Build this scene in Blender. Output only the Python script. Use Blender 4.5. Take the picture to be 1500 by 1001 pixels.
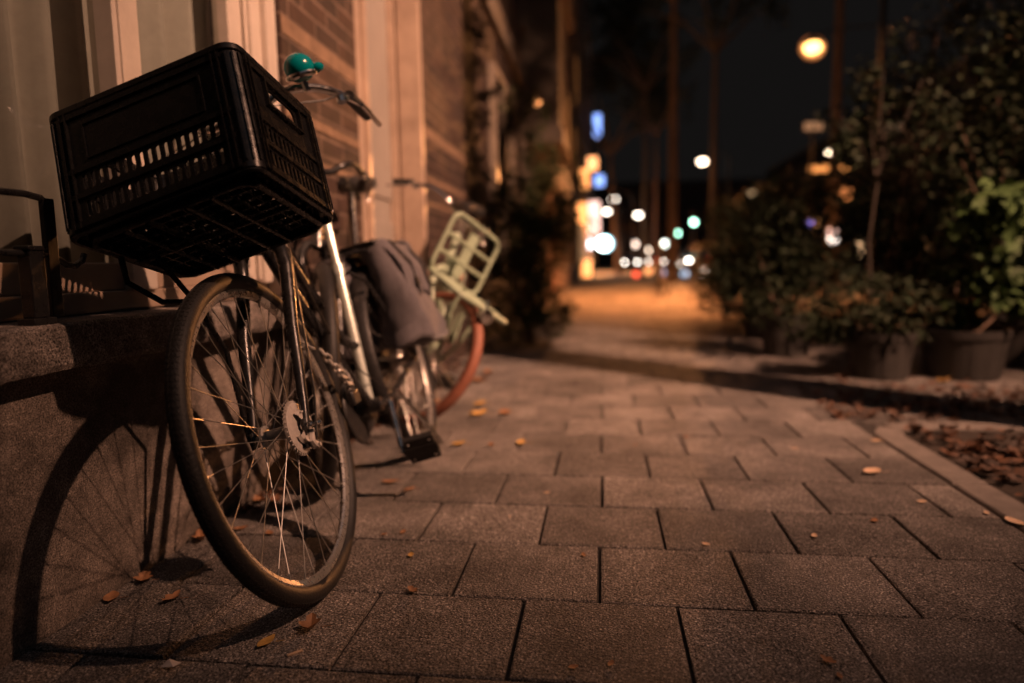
import bpy, math, random
from mathutils import Vector, Matrix
R = math.radians
random.seed(7)
scene = bpy.context.scene
col = scene.collection
for o in list(bpy.data.objects):
    bpy.data.objects.remove(o)

# ------------------------------------------------------------------ camera
CAMH, FPX = 0.69, 990.5
YAW, PITCH, ROLL = -0.1343, 0.1124, -0.01857
_cy, _sy, _cp, _sp, _cr, _sr = math.cos(YAW), math.sin(YAW), math.cos(PITCH), math.sin(PITCH), math.cos(ROLL), math.sin(ROLL)
W_ = Vector((_sy * _cp, _cy * _cp, -_sp))
_rt = Vector((_cy, -_sy, 0))
_up = _rt.cross(W_)
R_ = _cr * _rt + _sr * _up
U_ = -_sr * _rt + _cr * _up
cam_d = bpy.data.cameras.new('camera')
cam = bpy.data.objects.new('camera', cam_d)
col.objects.link(cam)
M = Matrix.Identity(4)
for i in range(3):
    M[i][0], M[i][1], M[i][2] = R_[i], U_[i], -W_[i]
M[2][3] = CAMH
cam.matrix_world = M
cam_d.sensor_width = 36
cam_d.lens = FPX / 1500 * 36
cam_d.clip_start = 0.05
cam_d.clip_end = 400
cam_d.dof.use_dof = True
cam_d.dof.focus_distance = 1.34
cam_d.dof.aperture_fstop = 1.1
scene.camera = cam

# measuring helpers: turn a photograph pixel into a real place in the street
def ray(x, y):
    return W_ + R_ * ((x - 750) / FPX) - U_ * ((y - 500.5) / FPX)
def gnd(x, y, z=0.0):
    d = ray(x, y); t = (z - CAMH) / d.z
    return Vector((d.x * t, d.y * t, z))
def at(x, y, Y):
    d = ray(x, y); t = Y / d.y
    return Vector((d.x * t, Y, CAMH + d.z * t))

# ------------------------------------------------------------------ world, exposure
w = bpy.data.worlds.new('World'); scene.world = w; w.use_nodes = True
nt = w.node_tree
bg = nt.nodes['Background']
bg.inputs[0].default_value = (0.0112, 0.0098, 0.0093, 1)
bg.inputs[1].default_value = 1.0
# night sky: near black towards the horizon, brightened overhead, out of view, to lift the shadows
_t = nt.nodes.new('ShaderNodeTexCoord'); _s = nt.nodes.new('ShaderNodeSeparateXYZ'); _r = nt.nodes.new('ShaderNodeMapRange'); _m = nt.nodes.new('ShaderNodeMixRGB')
nt.links.new(_t.outputs['Generated'], _s.inputs[0]); nt.links.new(_s.outputs[2], _r.inputs[0])
_r.inputs[1].default_value = 0.42; _r.inputs[2].default_value = 0.85
_m.inputs[1].default_value = (0.0062, 0.0055, 0.0053, 1); _m.inputs[2].default_value = (0.07, 0.074, 0.084, 1)
nt.links.new(_r.outputs[0], _m.inputs[0]); nt.links.new(_m.outputs[0], bg.inputs[0])
scene.view_settings.view_transform = 'Standard'
scene.view_settings.look = 'None'
scene.view_settings.exposure = 0
scene.view_settings.gamma = 1
cy = scene.cycles
cy.use_denoising = True
cy.max_bounces = 5
cy.diffuse_bounces = 3
cy.glossy_bounces = 3
cy.transmission_bounces = 4
cy.transparent_max_bounces = 6
cy.sample_clamp_indirect = 3
cy.caustics_reflective = False
cy.caustics_refractive = False
LAMP = Vector((4.9, 0.42, 6.3))
KEY = 6800
KEYCOL = (1.0, 0.50, 0.31)

# ------------------------------------------------------------------ mesh builder
class MB:
    def __init__(s): s.v = []; s.f = []
    def add(s, vs, fs, mtx=None):
        b = len(s.v)
        s.v += [tuple(mtx @ Vector(p)) if mtx else tuple(p) for p in vs]
        s.f += [tuple(b + i for i in f) for f in fs]
        return s
    def box(s, c, d, rot=None, taper=1.0):
        x, y, z = d[0] / 2, d[1] / 2, d[2] / 2
        t = taper
        vs = [(-x, -y, -z), (x, -y, -z), (x, y, -z), (-x, y, -z), (-x * t, -y * t, z), (x * t, -y * t, z), (x * t, y * t, z), (-x * t, y * t, z)]
        m = Matrix.Translation(c) @ (rot.to_4x4() if rot else Matrix.Identity(4))
        return s.add(vs, [(0, 3, 2, 1), (4, 5, 6, 7), (0, 1, 5, 4), (1, 2, 6, 5), (2, 3, 7, 6), (3, 0, 4, 7)], m)
    def bx(s, x0, x1, y0, y1, z0, z1):
        return s.box(((x0 + x1) / 2, (y0 + y1) / 2, (z0 + z1) / 2), (x1 - x0, y1 - y0, z1 - z0))
    def tube(s, pts, r, n=10, caps=True, closed=False):
        pts = [Vector(p) for p in pts]
        k = len(pts)
        rr = r if isinstance(r, (list, tuple)) else [r] * k
        t0 = (pts[1] - pts[0]).normalized()
        a = t0.orthogonal().normalized()
        vs = []; prev = t0
        for i, p in enumerate(pts):
            if closed: t = (pts[(i + 1) % k] - pts[i - 1]).normalized()
            elif i == 0: t = t0
            elif i == k - 1: t = (pts[i] - pts[i - 1]).normalized()
            else: t = (pts[i + 1] - pts[i - 1]).normalized()
            q = prev.rotation_difference(t); a = q @ a; a = (a - t * a.dot(t)).normalized(); prev = t
            b = t.cross(a)
            for j in range(n):
                an = 2 * math.pi * j / n
                vs.append(p + (a * math.cos(an) + b * math.sin(an)) * rr[i])
        fs = []
        for i in range(k if closed else k - 1):
            i2 = (i + 1) % k
            for j in range(n):
                j2 = (j + 1) % n
                fs.append((i * n + j, i * n + j2, i2 * n + j2, i2 * n + j))
        if caps and not closed:
            fs.append(tuple(range(n - 1, -1, -1))); fs.append(tuple((k - 1) * n + j for j in range(n)))
        return s.add(vs, fs)
    def lathe(s, prof, n=24, mtx=None, closed=False, caps=False, arc=(0, 2 * math.pi)):
        # profile of (radius, height) turned about local Z
        vs = []; full = abs(arc[1] - arc[0] - 2 * math.pi) < 1e-6
        m = n if full else n + 1
        for i in range(m):
            a = arc[0] + (arc[1] - arc[0]) * i / n
            for r, h in prof: vs.append((r * math.cos(a), r * math.sin(a), h))
        k = len(prof); fs = []
        for i in range(n):
            i2 = (i + 1) % m
            for j in range(k if closed else k - 1):
                j2 = (j + 1) % k
                fs.append((i * k + j, i2 * k + j, i2 * k + j2, i * k + j2))
        if caps and full:
            fs.append(tuple(i * k for i in range(n - 1, -1, -1))); fs.append(tuple(i * k + k - 1 for i in range(n)))
        return s.add(vs, fs, mtx)
    def ball(s, c, r, n=16, sc=(1, 1, 1), rot=None):
        prof = [(max(1e-4, math.sin(math.pi * i / (n // 2))) * r, -math.cos(math.pi * i / (n // 2)) * r) for i in range(n // 2 + 1)]
        m = Matrix.Translation(c) @ (rot.to_4x4() if rot else Matrix.Identity(4)) @ Matrix.Diagonal((*sc, 1))
        return s.lathe(prof, n, m)
    def prism(s, poly, z0, z1, mtx=None):
        n = len(poly)
        vs = [(x, y, z0) for x, y in poly] + [(x, y, z1) for x, y in poly]
        fs = [tuple(range(n - 1, -1, -1)), tuple(range(n, 2 * n))] + [(i, (i + 1) % n, n + (i + 1) % n, n + i) for i in range(n)]
        return s.add(vs, fs, mtx)
    def build(s, name, mat, parent=None, smooth=True, bev=0, ang=35):
        me = bpy.data.meshes.new(name)
        me.from_pydata(s.v, [], s.f); me.update()
        return link(name, me, mat, parent, smooth, bev, ang)

def link(name, me, mat, parent=None, smooth=True, bev=0, ang=35):
    if smooth:
        me.shade_smooth(); me.set_sharp_from_angle(angle=R(ang))
    if mat: me.materials.append(mat)
    o = bpy.data.objects.new(name, me); col.objects.link(o)
    if parent: o.parent = parent
    if bev:
        b = o.modifiers.new('bevel', 'BEVEL'); b.width = bev; b.segments = 2; b.limit_method = 'ANGLE'; b.angle_limit = R(40)
    return o

def empty(name, mtx=None, loc=None):
    o = bpy.data.objects.new(name, None); col.objects.link(o); o.empty_display_size = 0.1
    if mtx is not None: o.matrix_world = mtx
    elif loc is not None: o.location = loc
    return o
def tag(o, label=None, cat=None, group=None, kind=None):
    if label: o['label'] = label
    if cat: o['category'] = cat
    if group: o['group'] = group
    if kind: o['kind'] = kind
    return o
def kids(o): return [c for c in bpy.data.objects if c.parent == o]
def copy_tree(o, parent=None):
    c = o.copy(); col.objects.link(c); c.parent = parent
    for ch in kids(o): copy_tree(ch, c)
    return c

def plate(outline, holes, thick, bevel=0.0006):
    """a flat plate with real holes; returns mesh, drawn in XY, thickness along Z centred"""
    cu = bpy.data.curves.new('p', 'CURVE'); cu.dimensions = '2D'; cu.fill_mode = 'BOTH'
    cu.extrude = max(1e-4, thick / 2 - bevel); cu.bevel_depth = bevel; cu.bevel_resolution = 1; cu.offset = -bevel
    for poly in [outline] + holes:
        sp = cu.splines.new('POLY'); sp.points.add(len(poly) - 1)
        for p, q in zip(sp.points, poly): p.co = (q[0], q[1], 0, 1)
        sp.use_cyclic_u = True
    ob = bpy.data.objects.new('p', cu); col.objects.link(ob)
    dg = bpy.context.evaluated_depsgraph_get()
    me = bpy.data.meshes.new_from_object(ob.evaluated_get(dg))
    vs = [tuple(v.co) for v in me.vertices]; fs = [tuple(p.vertices) for p in me.polygons]
    bpy.data.objects.remove(ob); bpy.data.meshes.remove(me)
    return vs, fs
def rrect(x0, x1, y0, y1, r, n=4):
    out = []
    for cx, cy_, a0 in ((x1 - r, y1 - r, 0), (x0 + r, y1 - r, 90), (x0 + r, y0 + r, 180), (x1 - r, y0 + r, 270)):
        for i in range(n + 1):
            a = R(a0 + 90 * i / n); out.append((cx + r * math.cos(a), cy_ + r * math.sin(a)))
    return out

# ------------------------------------------------------------------ materials
def mat(name, c, rough=0.6, metal=0.0, var=0.0, vscale=20, bump=0.0, bscale=60, coat=0.0, trans=0.0, spec=0.5, speck=0.0, emit=None, es=0, stretch=None, sheen=0, rvar=0.0, island=0.0, c2=None, blotch=0.0, bls=3.5):
    m = bpy.data.materials.new(name); m.use_nodes = True
    N = m.node_tree.nodes; Lk = m.node_tree.links
    b = N['Principled BSDF']
    b.inputs['Base Color'].default_value = (*c, 1)
    b.inputs['Roughness'].default_value = rough
    b.inputs['Metallic'].default_value = metal
    b.inputs['Coat Weight'].default_value = coat
    b.inputs['Transmission Weight'].default_value = trans
    b.inputs['Specular IOR Level'].default_value = spec
    b.inputs['Sheen Weight'].default_value = sheen
    if emit:
        b.inputs['Emission Color'].default_value = (*emit, 1); b.inputs['Emission Strength'].default_value = es
    if var or bump or speck or rvar or island:
        tc = N.new('ShaderNodeTexCoord'); mp = N.new('ShaderNodeMapping')
        Lk.new(tc.outputs['Object'], mp.inputs[0])
        if stretch: mp.inputs['Scale'].default_value = stretch
    if var or speck or island:
        n1 = N.new('ShaderNodeTexNoise'); n1.inputs['Scale'].default_value = vscale; n1.inputs['Detail'].default_value = 6
        n1.inputs['Roughness'].default_value = 0.65
        Lk.new(mp.outputs[0], n1.inputs['Vector'])
        mr = N.new('ShaderNodeMapRange'); mr.inputs[1].default_value = 0.3; mr.inputs[2].default_value = 0.7
        mr.inputs[3].default_value = 1 - var; mr.inputs[4].default_value = 1 + var
        Lk.new(n1.outputs[0], mr.inputs[0]); fac = mr.outputs[0]
        if speck:
            n2 = N.new('ShaderNodeTexNoise'); n2.inputs['Scale'].default_value = 300; n2.inputs['Detail'].default_value = 3
            Lk.new(mp.outputs[0], n2.inputs['Vector'])
            m2 = N.new('ShaderNodeMapRange'); m2.inputs[1].default_value = 0.32; m2.inputs[2].default_value = 0.68
            m2.inputs[3].default_value = 1 - speck; m2.inputs[4].default_value = 1 + speck
            Lk.new(n2.outputs[0], m2.inputs[0])
            mu = N.new('ShaderNodeMath'); mu.operation = 'MULTIPLY'; Lk.new(fac, mu.inputs[0]); Lk.new(m2.outputs[0], mu.inputs[1]); fac = mu.outputs[0]
        if name.startswith('paver') or name == 'hardstone' or name == 'cement_render':
            ng = N.new('ShaderNodeTexVoronoi'); ng.inputs['Scale'].default_value = 330 if name.startswith('paver') else 240; Lk.new(mp.outputs[0], ng.inputs['Vector'])
            sg = N.new('ShaderNodeSeparateXYZ'); Lk.new(ng.outputs['Color'], sg.inputs[0])
            mg = N.new('ShaderNodeMapRange'); mg.inputs[1].default_value = .72; mg.inputs[2].default_value = 1; mg.inputs[3].default_value = .94; mg.inputs[4].default_value = 2.6 if name.startswith('paver') else 1.5
            Lk.new(sg.outputs[0], mg.inputs[0])
            mu = N.new('ShaderNodeMath'); mu.operation = 'MULTIPLY'; Lk.new(fac, mu.inputs[0]); Lk.new(mg.outputs[0], mu.inputs[1]); fac = mu.outputs[0]
        if blotch:
            nb = N.new('ShaderNodeTexNoise'); nb.inputs['Scale'].default_value = bls; nb.inputs['Detail'].default_value = 9; nb.inputs['Roughness'].default_value = .7
            Lk.new(mp.outputs[0], nb.inputs['Vector'])
            mb_ = N.new('ShaderNodeMapRange'); mb_.inputs[1].default_value = 0.42; mb_.inputs[2].default_value = 0.58; mb_.inputs[3].default_value = 1 - blotch; mb_.inputs[4].default_value = 1.08
            Lk.new(nb.outputs[0], mb_.inputs[0])
            mu = N.new('ShaderNodeMath'); mu.operation = 'MULTIPLY'; Lk.new(fac, mu.inputs[0]); Lk.new(mb_.outputs[0], mu.inputs[1]); fac = mu.outputs[0]
        base = None
        if island:
            g = N.new('ShaderNodeNewGeometry'); m3 = N.new('ShaderNodeMapRange')
            m3.inputs[3].default_value = 1 - island; m3.inputs[4].default_value = 1 + island
            Lk.new(g.outputs['Random Per Island'], m3.inputs[0])
            mu = N.new('ShaderNodeMath'); mu.operation = 'MULTIPLY'; Lk.new(fac, mu.inputs[0]); Lk.new(m3.outputs[0], mu.inputs[1]); fac = mu.outputs[0]
            if c2:
                mx = N.new('ShaderNodeMixRGB'); mx.inputs[1].default_value = (*c, 1); mx.inputs[2].default_value = (*c2, 1)
                wn = N.new('ShaderNodeTexWhiteNoise'); wn.noise_dimensions = '1D'; Lk.new(g.outputs['Random Per Island'], wn.inputs['W'])
                Lk.new(wn.outputs['Value'], mx.inputs[0]); base = mx.outputs[0]
        vm = N.new('ShaderNodeVectorMath'); vm.operation = 'SCALE'
        if base: Lk.new(base, vm.inputs[0])
        else: vm.inputs[0].default_value = c
        Lk.new(fac, vm.inputs['Scale']); Lk.new(vm.outputs[0], b.inputs['Base Color'])
    if rvar:
        n4 = N.new('ShaderNodeTexNoise'); n4.inputs['Scale'].default_value = vscale * 1.7; n4.inputs['Detail'].default_value = 5
        Lk.new(mp.outputs[0], n4.inputs['Vector'])
        m4 = N.new('ShaderNodeMapRange'); m4.inputs[1].default_value = 0.3; m4.inputs[2].default_value = 0.7
        m4.inputs[3].default_value = max(0.03, rough - rvar); m4.inputs[4].default_value = rough + rvar
        Lk.new(n4.outputs[0], m4.inputs[0]); Lk.new(m4.outputs[0], b.inputs['Roughness'])
    if bump:
        bdist = .012 if name.startswith('paver') else .004
        n3 = N.new('ShaderNodeTexNoise'); n3.inputs['Scale'].default_value = bscale; n3.inputs['Detail'].default_value = 6
        Lk.new(mp.outputs[0], n3.inputs['Vector'])
        bp = N.new('ShaderNodeBump'); bp.inputs['Strength'].default_value = bump; bp.inputs['Distance'].default_value = bdist
        Lk.new(n3.outputs[0], bp.inputs['Height']); Lk.new(bp.outputs[0], b.inputs['Normal'])
    return m

def brick_mat(name, c1, c2, mortar, plane='yz'):
    m = bpy.data.materials.new(name); m.use_nodes = True
    N = m.node_tree.nodes; Lk = m.node_tree.links; b = N['Principled BSDF']
    tc = N.new('ShaderNodeTexCoord'); sx = N.new('ShaderNodeSeparateXYZ'); cb = N.new('ShaderNodeCombineXYZ')
    Lk.new(tc.outputs['Object'], sx.inputs[0])
    ad = N.new('ShaderNodeMath'); ad.operation = 'ADD'; Lk.new(sx.outputs[0], ad.inputs[0]); Lk.new(sx.outputs[1], ad.inputs[1])
    Lk.new(ad.outputs[0], cb.inputs[0]); Lk.new(sx.outputs[2], cb.inputs[1])
    bt = N.new('ShaderNodeTexBrick'); bt.inputs['Scale'].default_value = 1
    bt.inputs['Brick Width'].default_value = 0.225; bt.inputs['Row Height'].default_value = 0.07
    bt.inputs['Mortar Size'].default_value = 0.006; bt.inputs['Mortar Smooth'].default_value = 0.2; bt.inputs['Bias'].default_value = -0.1
    bt.inputs['Color1'].default_value = (*c1, 1); bt.inputs['Color2'].default_value = (*c2, 1); bt.inputs['Mortar'].default_value = (*mortar, 1)
    Lk.new(cb.outputs[0], bt.inputs['Vector'])
    n1 = N.new('ShaderNodeTexNoise'); n1.inputs['Scale'].default_value = 9; n1.inputs['Detail'].default_value = 8; Lk.new(tc.outputs['Object'], n1.inputs['Vector'])
    mr = N.new('ShaderNodeMapRange'); mr.inputs[1].default_value = .3; mr.inputs[2].default_value = .7; mr.inputs[3].default_value = .55; mr.inputs[4].default_value = 1.4
    Lk.new(n1.outputs[0], mr.inputs[0])
    vm = N.new('ShaderNodeVectorMath'); vm.operation = 'SCALE'; Lk.new(bt.outputs[0], vm.inputs[0]); Lk.new(mr.outputs[0], vm.inputs['Scale'])
    Lk.new(vm.outputs[0], b.inputs['Base Color']); b.inputs['Roughness'].default_value = .75
    bp = N.new('ShaderNodeBump'); bp.inputs['Strength'].default_value = .9; bp.inputs['Distance'].default_value = 0.012; bp.invert = True
    Lk.new(bt.outputs['Fac'], bp.inputs['Height']); Lk.new(bp.outputs[0], b.inputs['Normal'])
    return m

def emis(name, c, s):
    return mat(name, (0.8, 0.8, 0.8), emit=c, es=s)

mt = dict(
    paver=mat('paver_concrete', (0.175, 0.158, 0.146), .8, var=.34, vscale=5, bump=1.0, bscale=170, speck=1.0, island=.26, blotch=.3, bls=2.2, spec=.35),
    sand=mat('joint_sand', (0.035, 0.03, 0.026), .95, var=.4, vscale=40, bump=.6, bscale=200),
    asphalt=mat('asphalt', (0.05, 0.048, 0.046), .85, var=.3, vscale=8, bump=.5, bscale=150),
    kerb=mat('kerb_concrete', (0.17, 0.15, 0.135), .8, var=.25, vscale=12, bump=.4, bscale=200, speck=.35),
    soil=mat('soil', (0.035, 0.026, 0.02), .95, var=.5, vscale=30, bump=1, bscale=60),
    stone=mat('hardstone', (0.23, 0.20, 0.18), .8, var=.38, vscale=26, bump=1, bscale=110, speck=1.0, blotch=.4, bls=9),
    render_=mat('cement_render', (0.21, 0.175, 0.15), .85, var=.4, vscale=22, bump=1, bscale=70, speck=.8, blotch=.65, bls=2.6),
    white=mat('white_paint', (0.6, 0.53, 0.46), .4, var=.12, vscale=8, bump=.08, bscale=30, spec=.5),
    creampaint=mat('cream_paint', (0.38, 0.29, 0.225), .35, var=.2, vscale=8, bump=.06, bscale=25),
    doorpaint=mat('grey_door_paint', (0.28, 0.26, 0.235), .3, var=.1, vscale=6),
    rail=mat('brown_varnish', (0.3, 0.24, 0.2), .35, var=.25, vscale=20),
    curtain=mat('curtain_cloth', (0.5, 0.47, 0.44), .9, var=.07, vscale=30, sheen=.3),
    black=mat('black_lacquer', (0.018, 0.018, 0.019), .3, coat=.15, var=.1, rvar=.12, vscale=30),
    matblack=mat('matt_black_metal', (0.022, 0.021, 0.021), .42, rvar=.12, vscale=30, bump=.1, bscale=150),
    plastic=mat('black_crate_plastic', (0.011, 0.0105, 0.0105), .27, rvar=.1, vscale=25, bump=.12, bscale=90),
    rubber=mat('tyre_rubber', (0.017, 0.016, 0.0155), .55, var=.2, vscale=40, bump=.35, bscale=220),
    rubber_red=mat('red_brown_tyre_rubber', (0.27, 0.1, 0.06), .6, var=.2, vscale=30, bump=.2, bscale=150),
    chrome=mat('chrome', (0.72, 0.7, 0.68), .16, 1.0, rvar=.1, vscale=60),
    alu=mat('dull_aluminium', (0.5, 0.47, 0.43), .42, .35, var=.2, vscale=80, rvar=.12, bump=.1, bscale=200),
    brake=mat('brake_alloy', (0.72, 0.66, 0.6), .42, .2, var=.15, vscale=60, rvar=.1),
    rim=mat('rim_alloy', (0.55, 0.52, 0.48), .3, .75, var=.15, vscale=60, rvar=.08),
    steel=mat('spoke_steel', (0.5, 0.48, 0.45), .4, .8),
    silverpaint=mat('pale_silver_paint', (0.62, 0.68, 0.62), .22, .35, coat=.5),
    teal=mat('teal_enamel', (0.0, 0.22, 0.24), .18, coat=.6),
    mint=mat('mint_paint', (0.34, 0.43, 0.31), .4, var=.08, vscale=20),
    bag=mat('grey_canvas', (0.095, 0.088, 0.1), .85, var=.15, vscale=40, bump=.3, bscale=300, sheen=.3),
    bagdark=mat('black_webbing', (0.02, 0.018, 0.018), .8, bump=.2, bscale=300),
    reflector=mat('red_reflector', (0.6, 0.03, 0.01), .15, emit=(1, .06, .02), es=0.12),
    leaf_dead=mat('dead_leaf', (0.3, 0.15, 0.07), .65, var=.35, vscale=60, bump=.3, bscale=90),
    leaf_yellow=mat('yellow_leaf', (0.5, 0.3, 0.08), .6, var=.25, vscale=60, bump=.3, bscale=90),
    leaf_pale=mat('pale_dry_leaf', (0.6, 0.42, 0.28), .65, var=.25, vscale=60, bump=.3, bscale=90),
    litter=mat('leaf_litter', (0.14, 0.065, 0.033), .7, var=.4, vscale=50, island=.5, c2=(0.05, 0.03, 0.02)),
    fol_dark=mat('dark_foliage', (0.018, 0.032, 0.017), .6, spec=.15, var=.3, vscale=4, island=.45, c2=(0.036, 0.042, 0.022)),
    fol_mid=mat('mid_foliage', (0.035, 0.08, 0.03), .55, spec=.2, var=.3, vscale=4, island=.4, c2=(0.09, 0.085, 0.04)),
    fol_light=mat('light_foliage', (0.033, 0.06, 0.024), .55, spec=.12, var=.3, vscale=4, island=.4, c2=(0.07, 0.12, 0.04)),
    fol_pale=mat('pale_ivy', (0.2, 0.17, 0.11), .5, var=.3, vscale=4, island=.4, c2=(0.1, 0.11, 0.06)),
    bark=mat('bark', (0.2, 0.14, 0.1), .9, var=.4, vscale=12, bump=1, bscale=30, stretch=(1, 1, .3)),
    bark_dark=mat('dark_bark', (0.045, 0.035, 0.027), .9, var=.4, vscale=30, bump=.6, bscale=60),
    pot=mat('dark_plastic_pot', (0.04, 0.038, 0.036), .6, var=.2, vscale=10, bump=.1, bscale=60),
    glass=None,
    darkwin=mat('dark_window_glass', (0.02, 0.02, 0.022), .08),
    trim=mat('facade_trim', (0.22, 0.18, 0.14), .7, var=.15, vscale=5),
    carpaint=mat('dark_car_paint', (0.03, 0.032, 0.04), .2, coat=.6),
    carsilver=mat('silver_car_paint', (0.3, 0.3, 0.3), .25, .6, coat=.5),
    tile=mat('roof_tile', (0.08, 0.05, 0.04), .8),
)
mt['brick'] = brick_mat('brown_brick', (0.05, 0.027, 0.019), (0.024, 0.016, 0.014), (0.13, 0.09, 0.07))
mt['brick_red'] = brick_mat('red_brick', (0.24, 0.1, 0.06), (0.16, 0.07, 0.045), (0.2, 0.17, 0.14))
mt['band'] = mat('sandstone_band', (0.2, 0.13, 0.085), .8, var=.35, vscale=15, bump=.4, bscale=90)
# thin window glass: clear with a fresnel reflection
g = bpy.data.materials.new('window_glass'); g.use_nodes = True
N = g.node_tree.nodes; Lk = g.node_tree.links; N.remove(N['Principled BSDF'])
tr = N.new('ShaderNodeBsdfTransparent'); tr.inputs[0].default_value = (.76, .8, .77, 1)
gl = N.new('ShaderNodeBsdfGlossy'); gl.inputs['Roughness'].default_value = .03
fr = N.new('ShaderNodeFresnel'); fr.inputs[0].default_value = 1.5; mx = N.new('ShaderNodeMixShader')
Lk.new(fr.outputs[0], mx.inputs[0]); Lk.new(tr.outputs[0], mx.inputs[1]); Lk.new(gl.outputs[0], mx.inputs[2]); Lk.new(mx.outputs[0], N['Material Output'].inputs[0])
mt['glass'] = g

# ------------------------------------------------------------------ ground
WX = -1.06          # face of the house fronts
def structure(mb, name, m, **k):
    o = mb.build(name, m, **k); o['kind'] = 'structure'; return o
mb = MB(); mb.add([(-40, -30, -.02), (60, -30, -.02), (60, 250, -.02), (-40, 250, -.02)], [(0, 1, 2, 3)])
structure(mb, 'ground', mt['soil'], smooth=False)
mb = MB(); mb.add([(4.2, -30, -.012), (12.5, -30, -.012), (12.5, 250, -.012), (4.2, 250, -.012)], [(0, 1, 2, 3)])
structure(mb, 'road', mt['asphalt'], smooth=False)
mb = MB(); mb.add([(WX - .3, -3, -.011), (4.05, -3, -.011), (4.05, 250, -.011), (WX - .3, 250, -.011)], [(0, 1, 2, 3)])
structure(mb, 'pavement_bed', mt['sand'], smooth=False)
# pavers: running bond, every slab with its own chamfer, height and tilt
PW, PD = 0.3105, 0.2778
row0, col0 = 1.3297, -0.006
KX, PITY = 1.052, 2.93
rnd = random.Random(3)
mb = MB()
def slab(x0, x1, y0, y1):
    g_, ch, dp = .0022, .003, .010
    x0 += g_ + .0012 + rnd.uniform(0, .0015); x1 -= g_ + .0012 + rnd.uniform(0, .0015); y0 += g_; y1 -= g_ + rnd.uniform(0, .0012)
    if x1 - x0 < .02: return
    z = rnd.uniform(-.0016, .0012); tx, ty = rnd.uniform(-.004, .004), rnd.uniform(-.004, .004)
    cx, cy_ = (x0 + x1) / 2, (y0 + y1) / 2
    jt = {}
    def P(x, y, dz):
        k = (x > cx, y > cy_)
        if k not in jt: jt[k] = (rnd.uniform(-.0012, .0012), rnd.uniform(-.0012, .0012), rnd.choice((0, 0, 0, .004, .009)))
        a, b, c = jt[k]
        if dz == 0: a -= math.copysign(c, x - cx); b -= math.copysign(c, y - cy_) * .6
        return (x + a, y + b, z + dz + (x - cx) * tx + (y - cy_) * ty)
    vs = []
    for ins, dz in ((0, -dp), (0, -ch * .8), (ch, 0)):
        vs += [P(x0 + ins, y0 + ins, dz), P(x1 - ins, y0 + ins, dz), P(x1 - ins, y1 - ins, dz), P(x0 + ins, y1 - ins, dz)]
    fs = [(8, 9, 10, 11)]
    for k in (0, 4):
        for i in range(4): fs.append((k + i, k + (i + 1) % 4, k + 4 + (i + 1) % 4, k + 4 + i))
    mb.add(vs, fs)
for r in range(-9, 150):
    y0 = row0 + r * PD; y1 = y0 + PD
    off = col0 + (0 if r % 2 == 0 else PW / 2) + (rnd.uniform(-.004, .004))
    xe = KX if y0 < PITY - .1 else 4.05
    k = -6
    while True:
        x0 = off + k * PW; x1 = x0 + PW
        k += 1
        if x0 > xe: break
        a, b = max(x0, WX), min(x1, xe)
        if b - a > .03: slab(a, b, y0, y1)
structure(mb, 'pavement', mt['paver'], smooth=False)
# kerb around the tree pit, in lengths, with a rounded corner
mb = MB()
def kerbrun(pts, n0=0):
    for (a, b) in zip(pts[:-1], pts[1:]):
        a, b = Vector(a), Vector(b); d = (b - a); L = d.length; d.normalize(); nrm = Vector((d.y, -d.x))
        k = max(1, round(L / .62)); 
        for i in range(k):
            p = a + d * (L * i / k + .003); q = a + d * (L * (i + 1) / k - .003); w2 = .052
            z = .004 + rnd.uniform(-.001, .002)
            pp = [p - nrm * w2, q - nrm * w2, q + nrm * w2, p + nrm * w2]; ii = .005
            pt = [p - nrm * (w2 - ii) + d * ii, q - nrm * (w2 - ii) - d * ii, q + nrm * (w2 - ii) - d * ii, p + nrm * (w2 - ii) + d * ii]
            vs = [(v.x, v.y, -.03) for v in pp] + [(v.x, v.y, z - ii) for v in pp] + [(v.x, v.y, z) for v in pt]
            fs = [(8, 9, 10, 11)]
            for kk in (0, 4):
                for j in range(4): fs.append((kk + j, kk + (j + 1) % 4, kk + 4 + (j + 1) % 4, kk + 4 + j))
            mb.add(vs, fs)
kx = KX + .058
kerbrun([(kx, -1.5), (kx, PITY - .16)])
kerbrun([(kx, PITY - .16), (kx + .06, PITY - .04)]); kerbrun([(kx + .06, PITY - .04), (kx + .17, PITY + .0)])
kerbrun([(kx + .17, PITY + .0), (3.0, PITY + .0)])
structure(mb, 'tree_pit_kerb', mt['kerb'], smooth=False)
mb = MB(); mb.bx(4.05, 4.2, -5, 200, -.05, .008); structure(mb, 'road_kerb', mt['kerb'], smooth=False)
mb = MB()
nx, ny = 30, 60
for j in range(ny + 1):
    for i in range(nx + 1):
        mb.v.append((kx + .05 + (4.05 - kx - .05) * i / nx, -1.5 + (PITY - .06 + 1.5) * j / ny, -.0095 + rnd.uniform(-.002, .006) * (1 if 0 < i < nx else 0)))
for j in range(ny):
    for i in range(nx):
        a = j * (nx + 1) + i; mb.f.append((a, a + 1, a + nx + 2, a + nx + 1))
structure(mb, 'tree_pit_soil', mt['soil'])

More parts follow.
